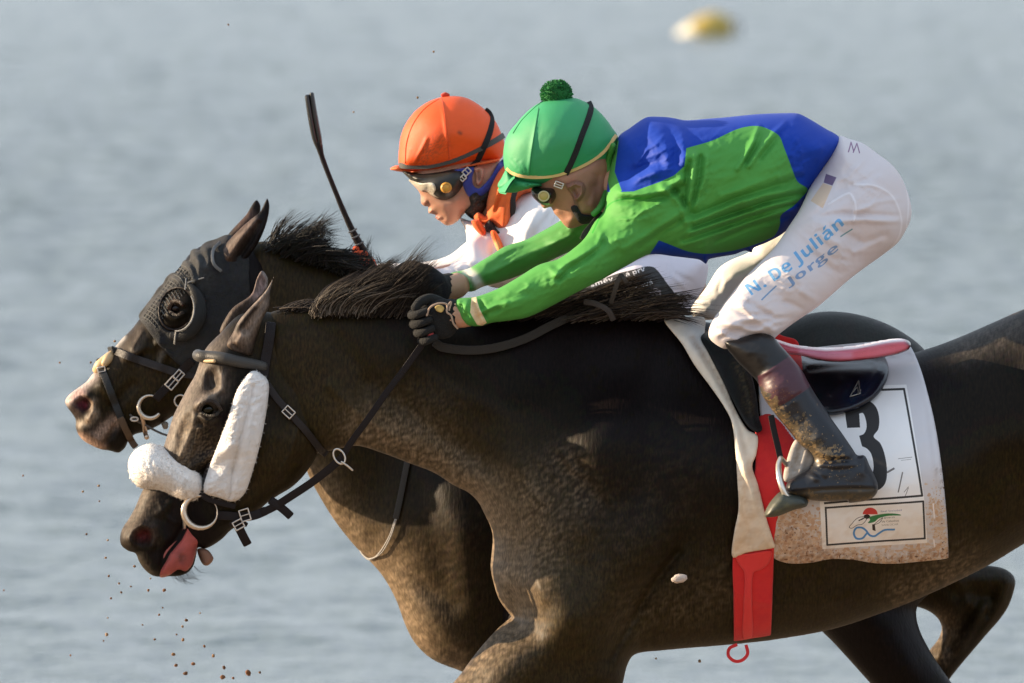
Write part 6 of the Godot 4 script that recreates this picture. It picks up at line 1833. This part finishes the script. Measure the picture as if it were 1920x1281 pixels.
func build_far_rider() -> void:
	var r := thing("person", "jockey in an orange cap and white shirt with pursed lips, behind the green jockey", "person", Vector3(0.1, 0.9, Z2))
	var z := Z2
	var a := Acc.new()
	var face := sheet({"z": z, "c": 0.0022, "soft": 4, "col": Color(.47, .24, .16), "mottle": .16,
		"out": [770, 320, 820, 290, 880, 285, 935, 300, 945, 330, 935, 365, 915, 400, 896, 412, 880, 400, 872, 400, 862, 411, 850, 420, 839, 423, 830, 419, 824, 414, 819, 412, 818.5, 409.5, 814, 408.5, 818, 405, 812, 401.5, 804, 400, 803, 396, 803.5, 391, 803, 387.5, 797, 387, 791, 383, 789, 377, 789, 368, 787, 362, 782, 355, 774, 345],
		"ctl": [[860, 320, .078, .07, 0], [800, 345, .055, .04, 0], [796, 378, .020, .016, 0], [812, 400, .028, .02, 0], [820, 375, .052, .035, 0], [838, 414, .034, .026, 0], [870, 385, .062, .05, 0], [920, 350, .06, .06, 0]],
		"feat": [[-.004, .004, [800, 384, 803, 379]], [.004, .0045, [797, 381, 801, 386]], [.0045, .005, [809, 401, 815, 402]], [-.005, .003, [814, 406, 822, 406]], [.0045, .0045, [817, 410, 822, 411]], [-.003, .005, [824, 415, 830, 412]], [.006, .014, [835, 385, 850, 375]], [-.004, .008, [808, 392, 826, 402, 830, 408]], [.005, .008, [855, 415, 872, 402, 884, 385]]],
		"paint": [[Color(.45, .17, .14), .006, .7, [812, 403, 821, 409]], [Color(.10, .035, .03), .002, .8, [815, 406.5, 821, 406.5]], [Color(.36, .15, .11), .005, .6, [799, 384, 806, 380]], [Color(.60, .31, .22), .014, .5, [840, 385]], [Color(.40, .19, .13), .01, .5, [884, 330, 905, 345]]]})
	add_sheet(a, face)
	tube(a, [un(910, 370, z), un(960, 420, z), un(1050, 430, z), un(1200, 430, z), un(1270, 500, z)], [.04, Vector2(.05, .07), Vector2(.08, .12), Vector2(.08, .11), Vector2(.05, .08)], 16, 4, FLESH)
	tube(a, [un(1000, 430, z + .05), un(930, 470, z + .08), un(872, 506, z + .10), un(815, 520, z + .10), un(785, 532, z + .11)], [.022, .020, .022, .021, .02], 12, 4, FLESH)
	tube(a, [un(1000, 440, z - .10), un(920, 468, z - .16), un(850, 503, z - .17), un(760, 508, z - .17), un(700, 508, z - .12)], [.036, .022, .014, .010, .012], 12, 4, FLESH)
	for s in [1, -1]:
		tube(a, [un(1280, 530, z + .06 * s), un(1180, 556, z + .2 * s), un(1090, 605, z + .24 * s), un(1180, 740, z + .3 * s), un(1250, 870, z + .33 * s), un(1205, 912, z + .34 * s)], [.06, .05, .035, .032, .026, .02], 12, 4, FLESH)
	part(r, "body", a, M.skin)
	a = Acc.new()
	add_sheet(a, sheet({"z": z, "c": 0.0018, "base": [face], "lift": .004, "col": Color(.50, .26, .18), "out": [888, 314, 898, 309, 907, 314, 908, 326, 904, 340, 897, 347, 892, 340, 893, 328], "ctl": [[899, 326, .007, .007]], "feat": [[.004, .003, [890, 317, 898, 312, 905, 318, 904, 334, 898, 344]], [-.005, .004, [897, 322, 899, 334]]], "paint": [[Color(.2, .08, .055), .006, .8, [897, 322, 899, 334]]]}))
	part(r, "ear", a, M.skin)
	# shirt
	var white := Color(.80, .77, .77)
	a = Acc.new()
	add_sheet(a, sheet({"z": z, "c": 0.0055, "col": white,
		"out": [862, 408, 880, 414, 900, 412, 930, 400, 955, 372, 985, 356, 1030, 345, 1100, 336, 1200, 340, 1270, 380, 1312, 450, 1322, 490, 1280, 520, 1200, 530, 1100, 520, 1000, 530, 930, 540, 890, 520, 874, 490, 872, 470, 875, 452, 872, 430],
		"ctl": [[900, 450, .10, .08, 0], [1000, 430, .18, .12, 0], [1200, 440, .17, .12, 0]],
		"feat": [[-.010, .008, [880, 420, 890, 450, 910, 480]], [.010, .01, [895, 430, 905, 460, 930, 490]], [.008, .01, [872, 430, 882, 455, 890, 475]], [-.01, .012, [985, 380, 965, 430, 960, 470]], [.012, .014, [1010, 380, 985, 430, 980, 470]], [-.006, .008, [1030, 400, 1000, 440]]], "wrinkle": [[.004, 10.0, 26.0, 1.0], [.006, 5.0, 14.0, 1.1, 7.0]]}))
	add_sheet(a, sheet({"z": z + .10, "c": 0.0045, "col": Color(.80, .75, .77),
		"out": [960, 420, 905, 430, 876, 452, 871, 478, 852, 491, 835, 499, 812, 503, 797, 511, 793, 522, 800, 532, 816, 540, 840, 540, 870, 530, 910, 530, 940, 510], "ctl": [[930, 450, .05, .05, -.05], [890, 505, .05, .045, 0], [810, 520, .035, .03, 0]],
		"feat": [[-.007, .004, [846, 496, 858, 516]], [.007, .005, [838, 498, 848, 520]], [-.006, .004, [826, 502, 836, 524]], [.006, .004, [816, 504, 824, 528]], [.007, .005, [860, 488, 872, 510]], [-.006, .005, [868, 482, 884, 506]]], "wrinkle": [[.003, 40.0, 15.0, .3]],
		"paint": [[Color(.06, .055, .06), .008, .95, [816, 510, 820, 520, 820, 536]], [Color(.35, .3, .3), .003, .6, [804, 512, 810, 530]]]}))
	add_sheet(a, sheet({"z": z - .17, "c": 0.006, "col": white, "out": [940, 420, 880, 450, 840, 480, 790, 492, 740, 494, 706, 496, 704, 514, 750, 520, 850, 518, 930, 490], "ctl": [[850, 500, .045, .04, 0]]}))
	part(r, "shirt", a, M.cloth)
	# orange collar and scarf
	a = Acc.new()
	var orange := Color(.74, .12, .012)
	add_sheet(a, sheet({"z": z + .03, "c": 0.003, "col": orange, "mottle": .25,
		"out": [944, 312, 956, 306, 966, 330, 992, 340, 1012, 346, 1000, 360, 985, 364, 973, 374, 969, 402, 963, 430, 946, 436, 930, 430, 922, 420, 908, 424, 888, 408, 896, 396, 910, 404, 912, 380, 918, 354, 930, 328],
		"ctl": [[940, 400, .080, .04, .015], [950, 340, .078, .04, .01], [990, 352, .09, .03, 0]],
		"feat": [[.010, .006, [950, 320, 934, 352, 922, 390, 914, 410]], [-.008, .005, [956, 330, 940, 362, 930, 392]], [.008, .008, [962, 350, 950, 390, 946, 420]], [-.006, .006, [970, 345, 955, 360]]],
		"paint": [[Color(.9, .24, .04), .008, .6, [926, 350, 916, 396]], [Color(.55, .075, .008), .006, .5, [955, 350, 942, 390]]]}))
	var sc := part(r, "scarf", a, M.cloth, "orange scarf and collar")
	a = Acc.new()
	add_sheet(a, sheet({"z": z + .06, "c": 0.003, "col": Color(.018, .013, .012), "mottle": .4, "out": [916, 392, 922, 402, 930, 424, 940, 428, 955, 424, 958, 440, 952, 456, 942, 452, 928, 440, 912, 436, 908, 420, 913, 404], "ctl": [[935, 430, .06, .03, 0]], "feat": [[.006, .006, [922, 410, 930, 436]]], "paint": [[Color(.10, .085, .06), .010, .8, [942, 432, 954, 446]]]}))
	strap(a, [968, 352, 962, 372, 962, 392, 956, 412], [], .006, 0, .003, [z + .11, z + .115, z + .11, z + .10], Color(.02, .018, .018))
	part(sc, "dark_panel", a, M.cloth)
	a = Acc.new()
	add_sheet(a, sheet({"z": z + .09, "c": 0.003, "col": Color(.85, .10, .01), "out": [884, 414, 900, 414, 912, 436, 906, 442, 892, 432], "ctl": [[898, 428, .02, .012]]}))
	add_sheet(a, sheet({"z": z + .12, "c": 0.003, "col": Color(.9, .12, .01), "out": [920, 434, 928, 432, 938, 448, 944, 466, 936, 474, 926, 456], "ctl": [[932, 454, .015, .012]], "paint": [[Color(.8, .5, .2), .006, .8, [930, 456, 934, 466]]]}))
	part(sc, "scarf_end", a, M.cloth)
	# harness pad of the helmet: blue straps round the ear, dark strap under the chin
	a = Acc.new()
	add_sheet(a, sheet({"z": z, "c": 0.0022, "base": [face], "lift": .006, "col": Color(.028, .045, .26), "mottle": .2, "out": [850, 318, 878, 312, 890, 312, 886, 330, 888, 346, 897, 352, 906, 346, 920, 330, 934, 306, 946, 298, 944, 318, 934, 338, 918, 356, 906, 366, 890, 372, 878, 366, 870, 352, 868, 340, 876, 330, 868, 322], "ctl": [[890, 355, .007, .008]]}))
	part(r, "helmet_harness", a, M.cloth, "blue padded straps round the ear")
	a = Acc.new()
	add_sheet(a, sheet({"z": z, "c": 0.0025, "base": [face], "lift": .005, "col": Color(.02, .017, .015), "mottle": .7, "out": [880, 366, 892, 356, 904, 364, 916, 356, 912, 385, 900, 404, 890, 412, 876, 404, 872, 396, 882, 384], "ctl": [[893, 386, .012, .012]], "wrinkle": [[.006, 60.0, 60.0, 0.0]], "paint": [[Color(.11, .09, .075), .008, .8, [890, 372, 898, 384, 884, 400], .9, 120.0]]}))
	part(r, "chin_strap", a, M.rough_cloth)
	# goggles
	var go := thing("goggles", "silver lens racing goggles with an orange disc, splashed with mud", "goggles", un(825, 350, z + .08))
	a = Acc.new()
	var rim := sheet({"z": z + .005, "c": 0.002, "col": Color(.022, .021, .018), "mottle": .3, "out": [752, 318, 780, 322, 820, 317, 852, 308, 872, 312, 882, 326, 878, 344, 866, 360, 852, 372, 838, 377, 822, 376, 808, 368, 800, 362, 792, 360, 782, 352, 770, 338], "ctl": [[830, 350, .088, .028], [785, 345, .072, .025]], "feat": [[.004, .005, [762, 330, 790, 332, 830, 326, 860, 318]]]})
	add_sheet(a, rim)
	part(go, "frame", a, M.rubber)
	a = Acc.new()
	var lens := sheet({"z": z + .008, "c": 0.002, "base": [rim], "lift": .001, "col": Color(.62, .57, .47), "mottle": .35, "out": [766, 337, 790, 342, 812, 341, 818, 352, 814, 362, 824, 370, 810, 366, 800, 358, 794, 356, 788, 361, 780, 352], "ctl": [[800, 350, .003, .004]], "wrinkle": [[.0015, 80.0, 80.0, 0.0]], "paint": [[Color(.60, .52, .40), .008, .8, [775, 346, 800, 352, 815, 364], .8, 150.0], [Color(.16, .13, .09), .006, .8, [805, 358, 815, 350], .9, 150.0]]})
	add_sheet(a, lens)
	part(go, "lens", a, M.shiny, "mud splashed silver lens")
	a = Acc.new()
	ball(a, un(836.5, 352, z + .094), Vector3(.0125, .012, .008), 0, 1, Color(.62, .30, .04))
	ring(a, un(836.5, 352, z + .100), .0085, .0082, .001, 0, Color(.5, .22, .03))
	part(go, "disc", a, M.rubber, "orange disc")
	# cap
	a = Acc.new()
	var cap := sheet({"z": z, "c": 0.003, "soft": 8, "col": Color(.82, .085, .002), "mottle": .06,
		"out": [750, 318, 747, 300, 748, 282, 751, 258, 757, 240, 766, 224, 780, 207, 803, 191, 829, 182, 853, 180, 875, 184, 897, 196, 914, 210, 930, 229, 939, 248, 945, 265, 944, 288, 936, 301, 910, 306, 871, 315, 831, 321, 798, 324, 765, 323],
		"ctl": [[850, 250, .112, .095, 0], [770, 290, .09, .075, 0], [920, 270, .088, .07, 0], [830, 312, .10, .05, 0]],
		"feat": [[.0035, .004, [827, 186, 833, 215, 838, 250, 841, 296]], [.003, .004, [824, 186, 800, 200, 780, 225, 768, 250]], [.003, .004, [778, 305, 790, 280, 800, 258]], [.0025, .004, [762, 300, 768, 280]], [-.0025, .004, [784, 300, 792, 285]]],
		"wrinkle": [[.0008, 15.0, 30.0, 1.0]],
		"paint": [[Color(.12, .03, .01), .0035, .8, [861, 246, 864, 248]], [Color(.20, .05, .02), .022, .55, [790, 285, 810, 265], .98, 260.0], [Color(.2, .05, .02), .02, .4, [830, 270, 790, 300], .98, 260.0]]})
	add_sheet(a, cap)
	var cp := part(r, "cap", a, M.satin, "orange silk cap with a grey band")
	a = Acc.new()
	strap(a, [749, 310, 765, 312, 790, 312, 812, 310, 853, 299, 897, 280, 925, 266, 944, 254], [cap], .0062, .001, .0018, [], Color(.062, .056, .048))
	part(cp, "band", a, M.cloth, "grey band")
	a = Acc.new()
	strap(a, [828, 185, 834, 215, 839, 255, 842, 298], [cap], .0012, .0006, .0012, [], Color(.60, .06, .002))
	part(cp, "seam", a, M.cloth)
	a = Acc.new()
	strap(a, [822, 186, 796, 204, 774, 234, 762, 270, 760, 306], [cap], .0010, .0006, .0012, [], Color(.60, .06, .002))
	part(cp, "seam", a, M.cloth)
	a = Acc.new()
	add_sheet(a, sheet({"z": z, "c": 0.0022, "col": Color(.86, .15, .03), "out": [731, 317, 745, 310, 760, 316, 800, 320, 850, 312, 905, 300, 938, 296, 936, 302, 900, 310, 850, 318, 812, 322, 780, 324, 750, 322], "ctl": [[742, 317, .045, .010], [800, 320, .098, .012], [900, 305, .1, .012]]}))
	part(cp, "peak", a, M.satin)
	a = Acc.new()
	tube(a, [un(829, 179, z), un(835, 177, z), un(841, 179, z)], [.004, .005, .004], 10, 3, Color(.5, .05, .02))
	part(cp, "button", a, M.cloth)
	a = Acc.new()
	strap(a, [910, 206, 918, 214, 922, 228, 918, 250, 908, 275, 898, 296, 888, 310, 872, 326, 862, 338], [cap, face], .0065, .004, .002, [], Color(.012, .012, .012))
	part(go, "strap", a, M.rough_cloth)
	a = Acc.new()
	buckle(a, on(875, 322, [cap, face], .014), .006, .008, -.8)
	buckle(a, on(868, 334, [cap, face], .014), .005, .006, -.8)
	part(go, "buckle", a, M.metal)
	# gloves
	a = Acc.new()
	var f := Vector3(-.95, -.2, 0).normalized()
	var up := Vector3(-.2, .95, .1).normalized()
	fist(a, un(782, 538, z + .12), f, up, f.cross(up).normalized(), 1.0, Color(.013, .013, .014))
	part(r, "glove", a, M.rough_cloth)
	a = Acc.new()
	f = Vector3(-.55, .1, .75).normalized()
	up = Vector3(-.35, .9, -.1).normalized()
	up = (up - f * up.dot(f)).normalized()
	fist(a, un(683, 503, z - .08), f, up, f.cross(up).normalized(), .85, Color(.60, .085, .02))
	part(r, "glove", a, M.rough_cloth, "orange red glove gripping the whip")
	# breeches with the lettered black panel
	var zz := z + 0.2
	var t := cloth(1030, 460, 1350, 640, zz, 4.0, Color(.82, .79, .83))
	t.poly(smooth_loop(flat([1060, 556, 1080, 541, 1120, 526, 1161, 511, 1190, 504, 1211, 499, 1224, 500, 1232, 506, 1240, 516, 1252, 533, 1264, 552, 1240, 575, 1200, 600, 1060, 610], zz), .004), Color(.10, .095, .105))
	var w := Color(.82, .80, .80)
	letter(t, "směv", Vector2(1108, 537), Vector2(1150, 524), 7.0, w, true, zz)
	letter(t, "á prv", Vector2(1174, 518), Vector2(1210, 506), 8.0, w, true, zz)
	letter(t, "lublin", Vector2(1118, 546), Vector2(1156, 534), 7.0, w, true, zz)
	letter(t, "nová", Vector2(1192, 540), Vector2(1224, 531), 8.0, w, true, zz)
	var hrt := [1217, 547, 1222, 541, 1231, 539, 1238, 544, 1239, 552, 1234, 559, 1228, 556, 1221, 551]
	t.poly(smooth_loop(flat(hrt, zz), .002), Color(.66, .60, .60))
	t.line(flat([1222, 546, 1237, 544], zz), .0006, Color(.3, .27, .28))
	t.line(flat([1226, 555, 1234, 546, 1237, 556], zz), .0006, Color(.3, .27, .28))
	a = Acc.new()
	add_sheet(a, sheet({"z": zz, "c": 0.0045, "out": [1030, 580, 1060, 552, 1100, 532, 1150, 510, 1200, 486, 1240, 476, 1290, 476, 1318, 482, 1328, 494, 1328, 516, 1322, 540, 1306, 566, 1290, 590, 1240, 620, 1150, 640, 1060, 640],
		"ctl": [[1280, 530, .12, .10, -.1], [1180, 550, .085, .08, 0], [1070, 600, .06, .06, .05]], "feat": [[.003, .004, [1262, 490, 1268, 506, 1262, 518, 1290, 545]], [.003, .004, [1316, 490, 1320, 520, 1310, 550]], [-.003, .005, [1265, 512, 1300, 530]]], "wrinkle": [[.002, 20.0, 30.0, .4]]}), t.frame)
	part(r, "breeches", a, mat(Color.WHITE, .75, 0.0, {"tex": tex(t), "rim": .3}), "white breeches with a lettered black panel")
	a = Acc.new()
	for s in [1, -1]:
		a = Acc.new()
		tube(a, [un(1090, 620, z + .28 * s), un(1180, 745, z + .31 * s), un(1255, 870, z + .33 * s), un(1200, 915, z + .34 * s)], [.055, .052, .042, .036], 12, 4, Color(.012, .012, .014))
		part(r, "boot", a, M.shiny)
	var sd := thing("saddle_cloth", "plain white saddle cloth on the farther horse, mostly hidden by the nearer horse", "saddle cloth", un(1300, 800, z + .3))
	sheet_part(sd, "cloth", {"z": z + .3, "c": 0.01, "base": [body2], "lift": .012, "col": Color(.75, .73, .72), "out": [1180, 680, 1300, 650, 1380, 680, 1400, 960, 1180, 980], "ctl": [[1300, 800, .005, .008]]}, M.cloth)
